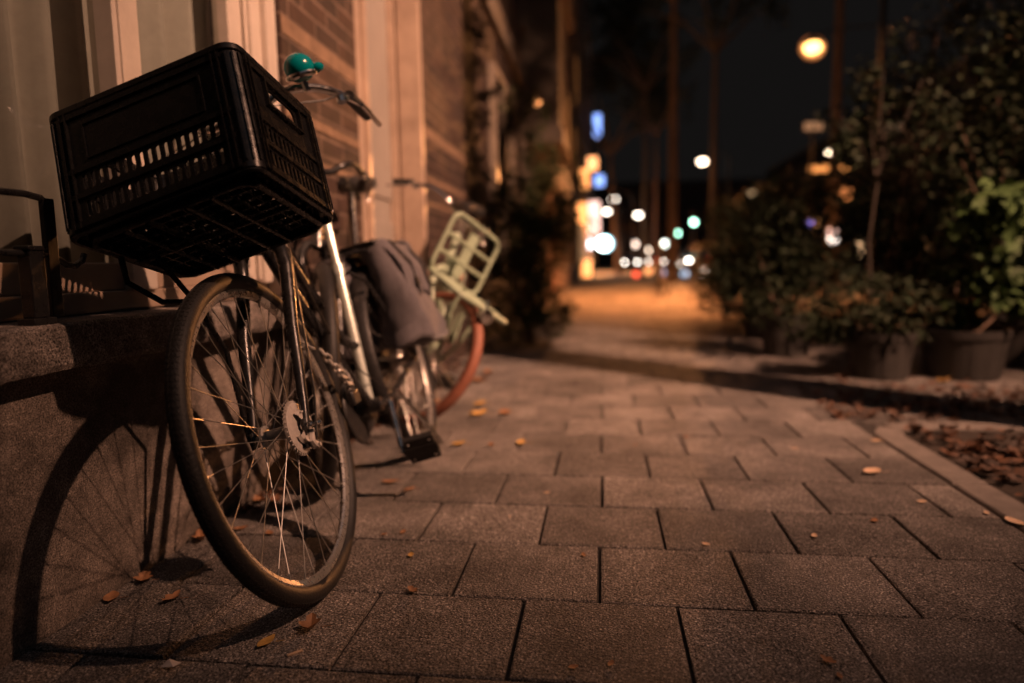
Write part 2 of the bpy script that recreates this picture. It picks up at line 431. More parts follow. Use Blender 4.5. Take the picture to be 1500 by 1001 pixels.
# ------------------------------------------------------------------ leaves
def leaf_shape(rn, L, curl, kind=0):
    """a thin bent leaf blade with a pointed tip and a lobed or plain edge"""
    n = 7; vs = []; fs = []
    wd = L * rn.uniform(.28, .4)
    for i in range(n + 1):
        t = i / n
        wv = wd * math.sin(math.pi * min(1, t * .98 + .01)) ** .8 * (1 - .25 * t)
        if kind: wv *= 1 + .35 * math.sin(t * 15)
        x = (t - .5) * L
        z = curl * L * (4 * (t - .5) ** 2) * .5
        for s, dz in ((-1, 1), (-.5, .3), (0, 0), (.5, .3), (1, 1)):
            vs.append((x, s * wv, z + dz * curl * wv * 1.2 + rn.uniform(-.02, .02) * L * .4))
    for i in range(n):
        for j in range(4): fs.append((i * 5 + j, i * 5 + j + 1, i * 5 + j + 6, i * 5 + j + 5))
    return vs, fs
leaf_list = [  # pixel, length m, curl, material, label
    (252, 877, .048, .35, 'leaf_dead', 'curled brown leaf lying inside the shadow ring of the front wheel', 1),
    (390, 940, .046, .12, 'leaf_yellow', 'flat ochre leaf just below the front tyre', 0),
    (455, 918, .055, .5, 'leaf_dead', 'crumpled orange brown leaf beside where the front tyre stands', 1),
    (602, 813, .024, .15, 'leaf_yellow', 'small bright yellow leaf on the slab right of the front wheel', 0),
    (605, 866, .032, .4, 'leaf_dead', 'dark brown curled leaf on a slab joint near the front wheel', 1),
    (672, 651, .07, .25, 'leaf_yellow', 'ochre leaf lying on the pavement right of the pedal', 0),
    (763, 650, .06, .3, 'leaf_yellow', 'roundish yellow leaf on a joint, right of the ochre leaf by the pedal', 0),
    (720, 652, .035, .3, 'leaf_dead', 'small orange leaf between two yellow leaves right of the pedal', 0),
    (700, 608, .10, .4, 'leaf_yellow', 'bright yellow leaf near the red tyre of the mint bicycle', 1),
    (703, 593, .09, .3, 'leaf_yellow', 'ochre leaf right behind the bright yellow leaf near the red tyre', 0),
    (740, 606, .09, .3, 'leaf_dead', 'orange leaf lying right of the bright yellow leaf near the red tyre', 0),
    (1277, 692, .075, .2, 'leaf_pale', 'large pale peach leaf on the slabs near the kerb', 0),
    (1229, 610, .055, .4, 'leaf_pale', 'pale leaf beside the rounded end of the tree pit kerb', 0),
    (1243, 609, .035, .5, 'leaf_yellow', 'small yellow leaf touching the pale leaf at the end of the kerb', 0),
    (1283, 646, .045, .2, 'leaf_pale', 'pale leaf lying on the dark joint by the kerb', 0),
    (1034, 797, .022, .2, 'leaf_pale', 'tiny pale leaf on the slab in the middle of the pavement', 0),
    (1193, 785, .027, .2, 'leaf_pale', 'small oval pale leaf, centre right of the pavement', 0),
    (1281, 762, .03, .1, 'leaf_dead', 'faint flat brown leaf close to the kerb side slabs', 0),
    (855, 813, .022, .2, 'leaf_dead', 'small orange brown leaf near the centre of the pavement', 1),
    (801, 722, .02, .2, 'leaf_pale', 'tiny cream leaf on the third slab row beyond the front wheel', 0),
    (747, 757, .013, .2, 'leaf_pale', 'speck of pale leaf left of the centre of the pavement', 0),
    (1213, 968, .03, .3, 'leaf_dead', 'ragged brown leaf in the nearest slab row at the right', 1),
    (1230, 990, .018, .2, 'leaf_dead', 'small brown leaf scrap just under the ragged leaf in the nearest row', 0),
    (1350, 735, .03, .2, 'leaf_pale', 'pale narrow leaf lying in a joint left of the kerb', 0),
    (1445, 751, .025, .1, 'leaf_pale', 'dull pale leaf against the kerb at the right', 0),
    (1164, 657, .028, .2, 'leaf_pale', 'small pale leaf in a middle row left of the large peach leaf', 0),
    (1487, 765, .06, .15, 'leaf_pale', 'broad pale leaf lying on the kerb at the right edge', 0),
    (295, 790, .06, .6, 'leaf_dead', 'bright orange leaf seen at the left of the front tyre by the wall', 1),
    (380, 735, .055, .5, 'leaf_dead', 'orange leaf by the wall seen through the upper spokes', 1),
    (410, 742, .045, .4, 'leaf_dead', 'second orange leaf seen through the spokes, right of the one by the wall', 0),
    (352, 775, .04, .3, 'leaf_dead', 'brown leaf seen through the spokes next to the tyre', 0),
    (395, 781, .035, .2, 'leaf_dead', 'small leaf on the ground in the middle of the spokes', 0),
    (210, 850, .05, .4, 'leaf_dead', 'dim brown leaf at the foot of the wall inside the shadow ring', 1),
    (163, 876, .05, .2, 'leaf_dead', 'dim flat leaf left of the other leaf at the foot of the wall', 0),
    (600, 717, .045, .2, 'leaf_dead', 'narrow orange leaf beside the shadow of the pedal', 0),
    (572, 706, .06, .2, 'leaf_dead', 'long brown leaf just above the shadow of the pedal', 0),
    (640, 590, .08, .4, 'leaf_dead', 'orange leaf lying under the spokes of the mint bicycle', 1),
    (700, 560, .12, .5, 'leaf_dead', 'brown leaf leaning at the foot of the red tyre', 1),
    (715, 548, .1, .5, 'leaf_dead', 'brown leaf behind the red tyre beside the shrub', 1),
    (930, 652, .02, .1, 'leaf_dead', 'tiny dark leaf in a middle slab row left of centre', 0),
    (840, 977, .02, .2, 'leaf_dead', 'thin dark scrap of leaf in the nearest row at the bottom', 0),
    (895, 972, .02, .2, 'leaf_dead', 'faint brown leaf in the nearest row left of the ragged leaf', 0),
    (1005, 640, .03, .1, 'leaf_dead', 'small brown leaf near the shadow band of the tree', 0),
    (1380, 560, .09, .6, 'leaf_yellow', 'bright yellow leaf lying between the two tubs', 1),
    (563, 783, .02, .3, 'leaf_dead', 'small dark leaf right of the front tyre', 0),
    (590, 780, .025, .3, 'leaf_dead', 'small dark leaf above the bright yellow leaf near the wheel', 0),
]
rn = random.Random(11)
for x, y, L, curl, m, lab, kd in leaf_list:
    p = gnd(x, y, .004)
    vs, fs = leaf_shape(rn, L, curl, kd)
    zmin = min(v[2] for v in vs)
    vs = [(a, b, c - zmin) for a, b, c in vs]
    b_ = MB(); b_.add(vs, fs, Matrix.Rotation(rn.uniform(0, 6.28), 4, 'Z') @ Matrix.Rotation(rn.uniform(-.1, .1), 4, 'X'))
    if L > .04: b_.tube([(L * .4, 0, .002), (L * .75, .05 * L, .004)], .0007, 4)
    o = b_.build('fallen_leaf', mt[m]); o.location = (p.x, p.y, .0035)
    tag(o, lab, 'leaf', 'fallen leaves on the pavement')
# leaf litter (nobody could count it)
def litter(n, region, name, label, sz=(.03, .07)):
    mb = MB()
    for i in range(n):
        x, y = region()
        vs, fs = leaf_shape(rn, rn.uniform(*sz), rn.uniform(-.2, .7), i % 2)
        m = Matrix.Translation((x, y, rn.uniform(.004, .016))) @ Matrix.Rotation(rn.uniform(0, 6.28), 4, 'Z') @ Matrix.Rotation(rn.uniform(-.5, .5), 4, 'X') @ Matrix.Rotation(rn.uniform(-.4, .4), 4, 'Y')
        mb.add(vs, fs, m)
    tag(mb.build(name, mt['litter']), label, 'leaf litter', None, 'stuff')
litter(3200, lambda: (rn.uniform(kx + .07, 3.4), rn.uniform(.6, PITY - .08)), 'leaf_litter', 'thick carpet of brown leaves filling the tree pit behind the kerb')
litter(700, lambda: (1.0 + abs(rn.gauss(.9, .6)), 3.0 + abs(rn.gauss(.3, .3))), 'leaf_litter', 'scattered brown leaves between the kerb and the tubs', (.03, .06))
litter(120, lambda: (WX + .03 + abs(rn.gauss(0, .07)), rn.uniform(1.7, 5.0)), 'leaf_litter', 'drift of dry leaves along the foot of the wall behind the bicycles', (.03, .06))
mb = MB()
for i in range(2600):
    x, y = rn.uniform(-1.04, 1.05), .7 + 3.2 * rn.random() ** 1.3
    if rn.random() < .35: x = -1.05 + abs(rn.gauss(0, .09))
    r_ = rn.uniform(.0005, .0016); mb.box((x, y, .001 + r_ * .3), (r_ * 2, r_ * 1.4, r_), Matrix.Rotation(rn.uniform(0, 3), 3, 'Z'), taper=.6)
tag(mb.build('grit', mt['kerb'], smooth=False), 'fine pale grit scattered over the paving slabs', 'grit', None, 'stuff')
# small rubbish
p = gnd(432, 958); mb = MB(); mb.box((0, 0, .002), (.028, .006, .0025)); o = mb.build('wood_splinter', mt['leaf_pale'], bev=.0005); o.location = p; o.rotation_euler = (0, 0, .75)
tag(o, 'short flat orange stick lying below the ochre leaf', 'stick')
p = gnd(250, 977); mb = MB(); vs = [(-.014, -.008, 0), (.012, -.01, .004), (.016, .008, .001), (-.01, .011, .005), (0, 0, .007)]
mb.add(vs, [(0, 1, 4), (1, 2, 4), (2, 3, 4), (3, 0, 4)]); o = mb.build('paper_scrap', mat('grey_paper', (.4, .38, .38), .8), smooth=False); o.location = p + Vector((0, 0, .003))
tag(o, 'crumpled grey paper scrap at the bottom left of the pavement', 'paper')

# ------------------------------------------------------------------ the near house
house = empty('brick_house', loc=(0, 0, 0)); tag(house, 'near brick house with a rendered plinth, pale window frame and deep doorway', 'house')
SZ = .598
mb = MB()
mb.bx(WX - .25, WX, -3, 2.95, -.02, .507)                  # rendered plinth
mb.build('plinth', mt['render_'], house, smooth=False)
mb = MB()
mb.bx(WX - .3, WX, 2.235, 2.945, .507, 4.2)
mb.bx(WX - .3, WX, 4.085, 5.9, -.02, 8); mb.bx(WX - .3, WX, -3, 5.9, 4.2, 8); mb.bx(WX - .3, WX, -3, .2, .507, 4.2)
mb.bx(WX - .3, WX, 2.945, 4.085, 2.75, 4.2); mb.bx(WX - .3, WX, .2, 2.235, 2.7, 4.2)
mb.build('wall', mt['brick'], house, smooth=False)
for ya, yb in ((2.237, 2.943), (4.087, 5.9)):
    for z0, z1 in ((1.478, 1.535), (1.208, 1.243), (1.068, 1.09)):
        mb = MB(); mb.bx(WX - .002, WX + .003, ya, yb, z0, z1); mb.build('stone_band', mt['band'], house, smooth=False)
win = MB()
FX = WX - .06
# frame members
win.bx(FX - .05, FX, .2, 2.235, SZ + .004, SZ + .05); win.bx(FX - .05, FX - .012, .2, 2.235, SZ + .05, SZ + .115)
win.build('window', mt['creampaint'], house, smooth=False, bev=.004)
wf = kids(house)[-1]
wino = [c for c in kids(house) if c.name.startswith('window')][0]
mb = MB(); mb.bx(FX - .05, FX, .2, 2.235, 2.551, 2.698); mb.build('head_rail', mt['creampaint'], wino, smooth=False, bev=.004)
mb = MB(); mb.bx(FX - .05, FX + .012, 1.485, 1.575, SZ + .05, 2.55); mb.bx(FX - .02, FX + .018, 1.50, 1.505, SZ + .116, 2.55)
mb.build('mullion', mt['white'], wino, smooth=False, bev=.004)
mb = MB(); mb.bx(FX - .05, FX, 2.01, 2.10, SZ + .05, 2.55); mb.bx(FX - .05, FX + .025, 2.10, 2.165, SZ + .05, 2.55)
mb.bx(FX - .05, FX + .045, 2.165, 2.233, SZ + .003, 2.69); mb.tube([(FX + .01, 2.092, SZ + .06), (FX + .01, 2.092, 2.55)], .008, 8)
mb.build('jamb', mt['white'], wino, smooth=False, bev=.004)
mb = MB(); mb.add([(FX - .034, .2, SZ + .115), (FX - .034, 2.01, SZ + .115), (FX - .034, 2.01, 2.55), (FX - .034, .2, 2.55)], [(0, 1, 2, 3)]); mb.build('pane', mt['glass'], wino, smooth=False)
# worn stone sill with an uneven lower edge
mb = MB(); n = 60; y0, y1 = -1.2, 2.3
rs = random.Random(5); prof = []
for i in range(n + 1):
    y = y0 + (y1 - y0) * i / n
    jig = rs.uniform(-.003, .003); low = rs.uniform(-.003, .003)
    if y < 1.02: low -= .012 * min(1, (1.02 - y) / .05)
    prof.append([(WX - .08, y, SZ - .0), (WX + .05 + jig, y, SZ - .001), (WX + .058 + jig, y, SZ - .007), (WX + .058 + jig, y, SZ - .08 + low), (WX + .05, y, SZ - .092 + low), (WX - .01, y, SZ - .090 + low)])
for P in prof: mb.v += P
for i in range(n):
    for j in range(5): a = i * 6 + j; mb.f.append((a, a + 1, a + 7, a + 6))
mb.f.append(tuple(range(5, -1, -1))); mb.f.append(tuple(n * 6 + j for j in range(6)))
mb.build('sill', mt['stone'], wino, ang=30)
# doorway: deep reveal, pale moulded frame, panelled door
mb = MB(); mb.bx(WX - .09, WX - .005, 2.948, 3.03, .0, 2.65); mb.bx(WX - .06, WX + .012, 3.03, 3.075, 0, 2.65); mb.bx(WX - .3, WX - .05, 3.0, 3.06, 0, 2.65)
mb.bx(WX - .30, WX - .02, 4.02, 4.082, 0, 2.65); mb.bx(WX - .12, WX + .015, 3.96, 4.02, 0, 2.65); mb.bx(WX - .19, WX - .13, 3.93, 3.98, 0, 2.65)
mb.bx(WX - .28, WX, 2.95, 4.08, 2.65, 2.748)
dfr = mb.build('door_frame', mt['creampaint'], house, smooth=False, bev=.006)
mb = MB(); mb.bx(WX - .22, WX - .18, 3.06, 4.02, .12, 2.65)
for z0, z1 in ((.25, .95), (1.08, 2.45)):
    for ya, yb in ((3.15, 3.5), (3.6, 3.93)): mb.bx(WX - .19, WX - .165, ya, yb, z0, z1)
door = mb.build('door', mt['doorpaint'], house, smooth=False, bev=.006)
mb = MB(); mb.tube([(WX - .18, 3.12, 1.05), (WX - .13, 3.12, 1.05), (WX - .13, 3.24, 1.05)], .01, 8); mb.ball((WX - .17, 3.12, 1.0), .025, 12, (.4, 1, 1)); mb.build('handle', mt['chrome'], door)
mb = MB(); mb.bx(WX - .3, WX + .03, 2.95, 4.08, -.02, .12); mb.build('door_step', mt['stone'], house, smooth=False, bev=.008)
# lantern arm over the doorway
# curtains
mb = MB(); ny, nz = 220, 10
rs = random.Random(8)
ph = [rs.uniform(0, 6.28) for _ in range(5)]
for j in range(nz + 1):
    z = .62 + 2.1 * j / nz
    for i in range(ny + 1):
        y = .0 + 2.15 * i / ny
        t = y * 1.0
        x = WX - .2 + .034 * math.sin(t * 48 + ph[0] + 1.3 * math.sin(t * 9 + ph[1]) + .2 * z) + .012 * math.sin(t * 23 + ph[2]) + .004 * math.sin(t * 131 + ph[3])
        mb.v.append((x, y + .006 * math.sin(z * 2 + t * 20), z))
for j in range(nz):
    for i in range(ny): a = j * (ny + 1) + i; mb.f.append((a, a + 1, a + ny + 2, a + ny + 1))
tag(mb.build('curtain', mt['curtain'], ang=80), 'grey pleated curtain hanging behind the near window glass', 'curtain')
# iron rail standing on the sill
root = empty('sill_railing', loc=(-1.03, 1.11, SZ)); tag(root, 'black iron rail with curved arms standing on the stone window sill', 'railing')
mb = MB(); mb.bx(-.018, .018, -.022, .03, 0, .012); mb.bx(-.013, .013, -.014, .02, .012, .135); mb.bx(-.016, .016, -.018, .024, .135, .143); mb.build('socket', mt['black'], root, smooth=False, bev=.002)
mb = MB(); mb.bx(-.006, .006, .036, .062, .01, .232); mb.build('post', mt['matblack'], root, smooth=False, bev=.002)
mb = MB(); mb.tube([(0, -.5, .225), (0, -.15, .234), (0, 0, .236), (0, .035, .232), (0, .055, .215)], .0065, 10)
mb.build('upper_arm', mt['black'], root)
mb = MB(); mb.tube([(0, -.5, .128), (0, -.1, .131), (0, .04, .128), (.0, .07, .118), (.0, .085, .108), (0, .105, .106), (0, .125, .116), (0, .132, .13)], .006, 10); mb.build('lower_arm', mt['black'], root)

# ------------------------------------------------------------------ bicycles
def spokes_mesh(Rh, Rr, off, n=36, r=.001):
    mb = MB()
    for i in range(n):
        side = 1 if i % 2 else -1
        a = 2 * math.pi * i / n
        cr = (1 if (i // 2) % 2 else -1) * R(52)
        p = Vector((Rh * math.cos(a + cr), side * off, Rh * math.sin(a + cr))); q = Vector((Rr * math.cos(a), side * .002, Rr * math.sin(a)))
        mb.tube([p, q], r, 5, caps=False)
        d = (p - q).normalized(); mb.tube([q, q + d * .013], r * 1.9, 6)
    return mb
def torus_y(R0, prof, n=96):
    m = Matrix.Rotation(R(90), 4, 'X')
    return MB().lathe([(R0 + a, b) for a, b in prof], n, m, closed=True)
def wheel(parent, loc, Rw, rt, tyremat, rimmat, detail=True, name='wheel', rimcol=None, walls=None):
    wh = empty(name); wh.parent = parent; wh.location = loc
    Rc = Rw - rt
    prof = [(rt * math.cos(t), rt * math.sin(t)) for t in [2 * math.pi * k / 16 for k in range(16)]]
    ty = torus_y(Rc, prof, 128)
    if detail:   # tread: shallow blocks standing on the crown of the tyre
        for k in range(190):
            a = 2 * math.pi * k / 190
            for ph in (-.62, -.22, .22, .62):
                c = Vector(((Rc + (rt + .0002) * math.cos(ph)) * math.cos(a + (.02 if ph > 0 else 0)), (rt + .0002) * math.sin(ph), (Rc + (rt + .0002) * math.cos(ph)) * math.sin(a + (.02 if ph > 0 else 0))))
                rot = Matrix.Rotation(-a, 3, 'Y') @ Matrix.Rotation(ph, 3, 'Z') @ Matrix.Rotation(.35 if ph > 0 else -.35, 3, 'X')
                ty.box(c, (.0009, .0042, .0085), rot)
    ty.build('tyre', tyremat, wh)
    rr = Rc - rt * .62
    h = rt * .58
    rim = torus_y(rr, [(.004, -h), (.006, -h * .8), (-.002, -h * .72), (-.008, -h * .85), (-.018, -h * .45), (-.021, 0), (-.018, h * .45), (-.008, h * .85), (-.002, h * .72), (.006, h * .8), (.004, h)], 128)
    rim.build('rim', rimmat, wh)
    if detail:
        st = torus_y(Rc - rt * .45, [(.0008, rt * .93), (-.0022, rt * .95), (-.0022, rt * .85), (.0008, rt * .85)], 128)
        st.build('reflective_stripe', mt['alu'], wh)
    off = .03
    spokes_mesh(.022, rr - .019, off, 36, .00105 if detail else .0013).build('spokes', mt['steel'], wh)
    m = Matrix.Rotation(R(90), 4, 'X')
    hub = MB().lathe([(.004, -.055), (.007, -.052), (.007, -.045), (.015, -.036), (.026, -.033), (.026, -.029), (.014, -.025), (.013, .025), (.026, .029), (.026, .033), (.015, .036), (.007, .045), (.007, .052), (.004, .055)], 20, m, caps=True)
    hub.build('hub', mt['alu'], wh)
    return wh

def make_bike(name, mtx, label, framemat, tyremat=None, Rw=.355, rt=.022, steer=0.0, front_detail=False, step=True, rackfront=None, bars='touring', seatpost=None, saddle=True, wb=1.10, stemlen=.06, postlen=.30, barm=None, hw=.27):
    tyremat = tyremat or mt['rubber']
    root = empty(name, mtx); tag(root, label, 'bicycle')
    hz = Rw
    sc = Rw / .355
    wheel(root, (-wb, 0, hz), Rw, rt, tyremat, mt['rim'], front_detail, 'rear_wheel')
    # steering axis: from above the crown up to the stem
    ax0 = Vector((-.205, 0, 2 * hz + .06)); ax1 = Vector((-.28, 0, 2 * hz + .245))
    axd = (ax1 - ax0).normalized()
    S = Matrix.Translation(ax0) @ Matrix.Rotation(steer, 4, axd) @ Matrix.Translation(-ax0)
    fr = empty('front_end'); fr.parent = root; fr.matrix_local = S
    wheel(root, (0, 0, hz), Rw, rt, tyremat, mt['rim'], front_detail, 'front_wheel').matrix_local = S @ Matrix.Translation((0, 0, hz))
    bpy.data.objects.remove(fr)
    def F(mbv, nm, m, **k):   # a part that turns with the handlebar
        o = mbv.build(nm, m, root, **k); o.matrix_local = S; return o
    mb = MB()
    for s in (-1, 1):
        mb.tube([(0, s * .060, hz), (-.022, s * .060, hz + .04), (-.055, s * .060, hz + .11), (-.10, s * .059, hz + .21), ax0 + Vector((.016, s * .056, -.06)), ax0 + Vector((.006, s * .052, -.02)), ax0 + Vector((-.004, s * .035, .004)), ax0 + Vector((-.008, 0, .012))], [.009, .0105, .0125, .0145, .0165, .017, .016, .015], 14)
        mb.box((0, s * .060, hz), (.03, .006, .035))
    mb.tube([ax0 + axd * -.01, ax0 + axd * .05], .019, 14)
    F(mb, 'fork', framemat, bev=0)
    mb = MB()
    mb.tube([ax0 + axd * .04, ax1], .018, 16); mb.tube([ax0 + axd * .035, ax0 + axd * .055], .021, 16); mb.tube([ax1 - axd * .02, ax1], .021, 16)
    bb = Vector((-.62, 0, .28)); st = Vector((-.735, 0, .72))
    if step:
        mb.tube([ax0 + axd * .04, ax0 + axd * .04 + Vector((-.08, 0, -.13)), bb + Vector((.09, 0, .09)), bb], .0165, 14)
        mb.tube([ax1 - axd * .04, ax1 + Vector((-.07, 0, -.2)), bb + Vector((.06, 0, .22)), bb + (st - bb) * .42], .014, 14)
    else:
        mb.tube([ax0 + axd * .07, bb], .0165, 14); mb.tube([ax1 - axd * .05, st - Vector((0, 0, .04))], .015, 14)
    rh = Vector((-wb, 0, hz))
    for s in (-1, 1):
        mb.tube([bb + Vector((-.01, s * .03, 0)), bb + Vector((-.1, s * .045, .005)), rh + Vector((0, s * .062, 0))], .009, 8)
        mb.tube([rh + Vector((0, s * .062, 0)), st + Vector((-.08, s * .05, -.06)), st + Vector((0, s * .02, -.02))], .007, 8)
        mb.box(rh + Vector((0, s * .062, 0)), (.05, .005, .035))
    mb.tube([bb + Vector((0, -.036, 0)), bb + Vector((0, .036, 0))], .022, 16)
    mb.build('frame', framemat, root)
    mb = MB(); mb.tube([bb + Vector((0, 0, .02)), st], .0165, 16); mb.build('seat_tube', seatpost or framemat, root)
    sd = (st - bb).normalized(); sp = st + sd * postlen
    mb = MB(); mb.tube([st - sd * .02, sp], .0125, 14); mb.tube([st - sd * .028, st + sd * .006], .021, 14); mb.build('seat_post', seatpost or mt['chrome'], root)
    # saddle
    mb = MB()
    n = 12; secs = []
    for i in range(n + 1):
        t = i / n; x = .13 - .27 * t
        wdt = .018 + .082 * (max(0, t - .25) / .75) ** 1.4 if t < .92 else .1 * (1 - (t - .92) * 5)
        hh = .02 + .03 * t
        ring = []
        for k in range(12):
            a = 2 * math.pi * k / 12
            ring.append((sp.x + x, max(-1, min(1, math.cos(a) * 1.15)) * wdt, sp.z + .03 + (math.sin(a) * hh * (.6 if math.sin(a) < 0 else 1)) + .012 * t))
        secs.append(ring)
    for rg in secs: mb.v += rg
    for i in range(n):
        for k in range(12): a = i * 12 + k; b = i * 12 + (k + 1) % 12; mb.f.append((a, b, b + 12, a + 12))
    mb.f.append(tuple(range(11, -1, -1))); mb.f.append(tuple(n * 12 + k for k in range(12)))
    if saddle:
        so = mb.build('saddle', mt['rubber'], root, ang=60)
        m2 = MB()
        for s in (-.018, .018):
            m2.tube([(sp.x - .1, s * 2, sp.z + .012), (sp.x - .04, s, sp.z - .004), (sp.x + .06, s, sp.z - .004), (sp.x + .1, s * .5, sp.z + .02)], .0035, 6)
            hx = [(sp.x - .09 + .012 * math.cos(a), s * 2.4 + .012 * math.sin(a), sp.z - .03 + a * .0018) for a in [k * .6 for k in range(34)]]
            m2.tube(hx, .0022, 5)
        m2.build('springs', mt['chrome'], so)
    # crank, pedals, chain case
    cd = Vector((.45, 0, -.89)).normalized()
    for s, d in ((1, cd), (-1, -cd)):
        p0 = bb + Vector((0, s * .062, 0)); p1 = p0 + d * .168 + Vector((0, s * .012, 0))
        mb = MB(); mb.tube([p0, p1], [.011, .008], 10); mb.tube([bb, p0 + Vector((0, s * .008, 0))], .009, 10); cr = mb.build('crank', mt['chrome'] if s > 0 else mt['alu'], root)
        pc = p1 + Vector((0, s * .06, 0)); m2 = MB(); rt_ = Matrix.Rotation(-1.15, 3, 'Y')
        m2.box(pc, (.084, .092, .024), rt_); m2.box(pc, (.03, .1, .029), rt_)
        m2.tube([p1, p1 + Vector((0, s * .11, 0))], .008, 8)
        pd = m2.build('pedal', mt['rubber'], root, bev=.006, smooth=False)
        for q in (-1, 1):
            for k in (-1, 1):
                m3 = MB(); m3.lathe([(.0001, .0135), (.0035, .013), (.0042, .0115)], 10, Matrix.Translation(pc + rt_ @ Vector((q * .028, k * .032, 0))) @ rt_.to_4x4() @ Matrix.Rotation(R(180), 4, 'Y')); m3.build('stud', mt['alu'], pd)
    mb = MB()
    out = []
    for k in range(13): a = R(-80 + 160 * k / 12); out.append((bb.x + .105 * math.cos(a), bb.z + .105 * math.sin(a)))
    for k in range(9): a = R(95 + 170 * k / 8); out.append((rh.x + .055 * math.cos(a), rh.z + .055 * math.sin(a)))
    mb.prism([(x, z) for x, z in out], .040, .052, Matrix.Rotation(R(90), 4, 'X'))
    mb.build('chain_case', mt['matblack'], root, bev=.004)
    # mudguard and rear carrier
    mb = MB(); prof = [(.0 + .004, -.026), (.010, -.018), (.013, 0), (.010, .018), (.004, .026), (.002, .024), (.008, .016), (.011, 0), (.008, -.016), (.002, -.024)]
    mb.lathe([(Rw + .012 + a, b) for a, b in prof], 48, Matrix.Translation((-wb, 0, hz)) @ Matrix.Rotation(R(90), 4, 'X'), closed=True, arc=(R(150), R(360 + 20)))
    mg = [(x, y, z) for x, y, z in mb.v]; mb.v = [(x, y, 2 * hz - z) for x, y, z in mg]; mb.f = [tuple(reversed(f)) for f in mb.f]
    gm = mb.build('mudguard', mt['matblack'] if framemat != mt['mint'] else mt['mint'], root)
    mb = MB(); zr = 2 * hz + .055
    for s in (-.055, -.018, .018, .055): mb.tube([(-wb + .28, s * .7, zr), (-wb + .2, s, zr), (-wb - .22, s, zr), (-wb - .26, s * .8, zr - .01)], .0045, 6)
    for x in (.2, 0, -.2): mb.tube([(-wb + x, -.06, zr), (-wb + x, .06, zr)], .0045, 6)
    for s in (-1, 1):
        mb.tube([(-wb, s * .068, hz), (-wb - .05, s * .07, hz + .2), (-wb - .12, s * .06, zr)], .005, 6)
        mb.tube([(-wb, s * .068, hz), (-wb + .02, s * .07, hz + .2), (-wb + .08, s * .06, zr)], .005, 6)
    mb.tube([(-wb + .28, 0, zr), st + Vector((0, 0, .0))], .005, 6)
    mb.build('rear_carrier', framemat, root)
    mb = MB(); mb.box((-wb - .285, 0, zr - .03), (.02, .09, .035)); mb.build('rear_light', mt['reflector'], root, bev=.005)
    # kickstand
    mb = MB(); mb.tube([(bb.x - .13, .05, hz - .06), (bb.x - .2, .09, .16), (bb.x - .25, .11, .06)], .009, 8); mb.build('kickstand', mt['chrome'], root)
    # handlebar (turns)
    barm = barm or mt['chrome']; tp = ax1 + axd * stemlen
    mb = MB(); mb.tube([ax1 - axd * .01, tp], .0115, 12); mb.tube([tp, tp + Vector((.045, 0, .012))], .013, 12)
    mb.tube([tp + Vector((.045, -.02, .012)), tp + Vector((.045, .02, .012))], .018, 14)
    F(mb, 'stem', mt['chrome'])
    c0 = tp + Vector((.045, 0, .012)); wq = hw / .27
    L_ = []
    for s in (-1, 1):
        L_.append([c0 + Vector(q) for q in ((0, 0, 0), (.0, s * .07 * wq, .004), (-.02, s * .14 * wq, .035), (-.09, s * .2 * wq, .045), (-.16, s * .245 * wq, .03), (-.24, s * .265 * wq, .012), (-.3, s * hw, -.002))])
    full = list(reversed(L_[0]))[:-1] + L_[1]
    # smooth the bar line
    pts = []
    for i in range(len(full) - 1):
        p0 = full[max(0, i - 1)]; p1 = full[i]; p2 = full[i + 1]; p3 = full[min(len(full) - 1, i + 2)]
        for k in range(5):
            t = k / 5
            pts.append(.5 * ((2 * p1) + (-p0 + p2) * t + (2 * p0 - 5 * p1 + 4 * p2 - p3) * t * t + (-p0 + 3 * p1 - 3 * p2 + p3) * t ** 3))
    pts.append(full[-1])
    mb = MB(); mb.tube(pts, .0112, 12); hb = F(mb, 'handlebar', barm)
    for s in (0, 1):
        P = L_[s]; mb = MB(); a = P[-1]; b = P[-2]; d = (a - b).normalized(); b2 = a - d * .125
        ks = [b2 + d * .125 * k / 12 for k in range(13)]
        mb.tube(ks + [a + d * .004], [.0165 + (.0012 if k % 2 else 0) for k in range(13)] + [.013], 14); gr = mb.build('grip', mt['rubber'], hb)
        # lever
        sg = 1 if s else -1
        e = P[4]; m2 = MB()
        m2.tube([e + Vector((0, 0, 0)), e + Vector((.006, sg * .0, -.022))], .012, 10)
        m2.tube([e + Vector((.02, sg * .02, -.02)), e + Vector((-.03, sg * .035, -.03)), b2 + Vector((.0, sg * .028, -.032)), a + Vector((-.005, sg * .024, -.035))], [.007, .006, .006, .007], 8)
        m2.build('brake_lever', mt['chrome'], hb)
    return root, S, dict(ax0=ax0, ax1=ax1, axd=axd, bb=bb, st=st, L=L_, hz=hz, wb=wb, c0=c0, zr=zr, sp=sp)

# --- the near bicycle (fitted to the photograph: contact point, heading, lean)
hv = Vector((.063, -.998, 0)); vv = Vector((-.275, -.017, .961)).normalized(); sv = vv.cross(hv).normalized(); vv = hv.cross(sv)
B1 = Matrix.Identity(4)
for i in range(3): B1[i][0], B1[i][1], B1[i][2] = hv[i], sv[i], vv[i]
B1.translation = Vector((-.586, 1.339, 0.001))
bike, S1, g1 = make_bike('city_bicycle', B1, 'black city bicycle with a silver seat tube, nearest, its front wheel under the crate', mt['black'], rt=.0192, front_detail=True, seatpost=mt['silverpaint'], stemlen=.135, postlen=.42, saddle=False)
hubz = g1['hz']
Yax = Matrix.Translation((0, 0, hubz)) @ Matrix.Rotation(R(-90), 4, 'X')     # local Z -> +Y (bike's left)
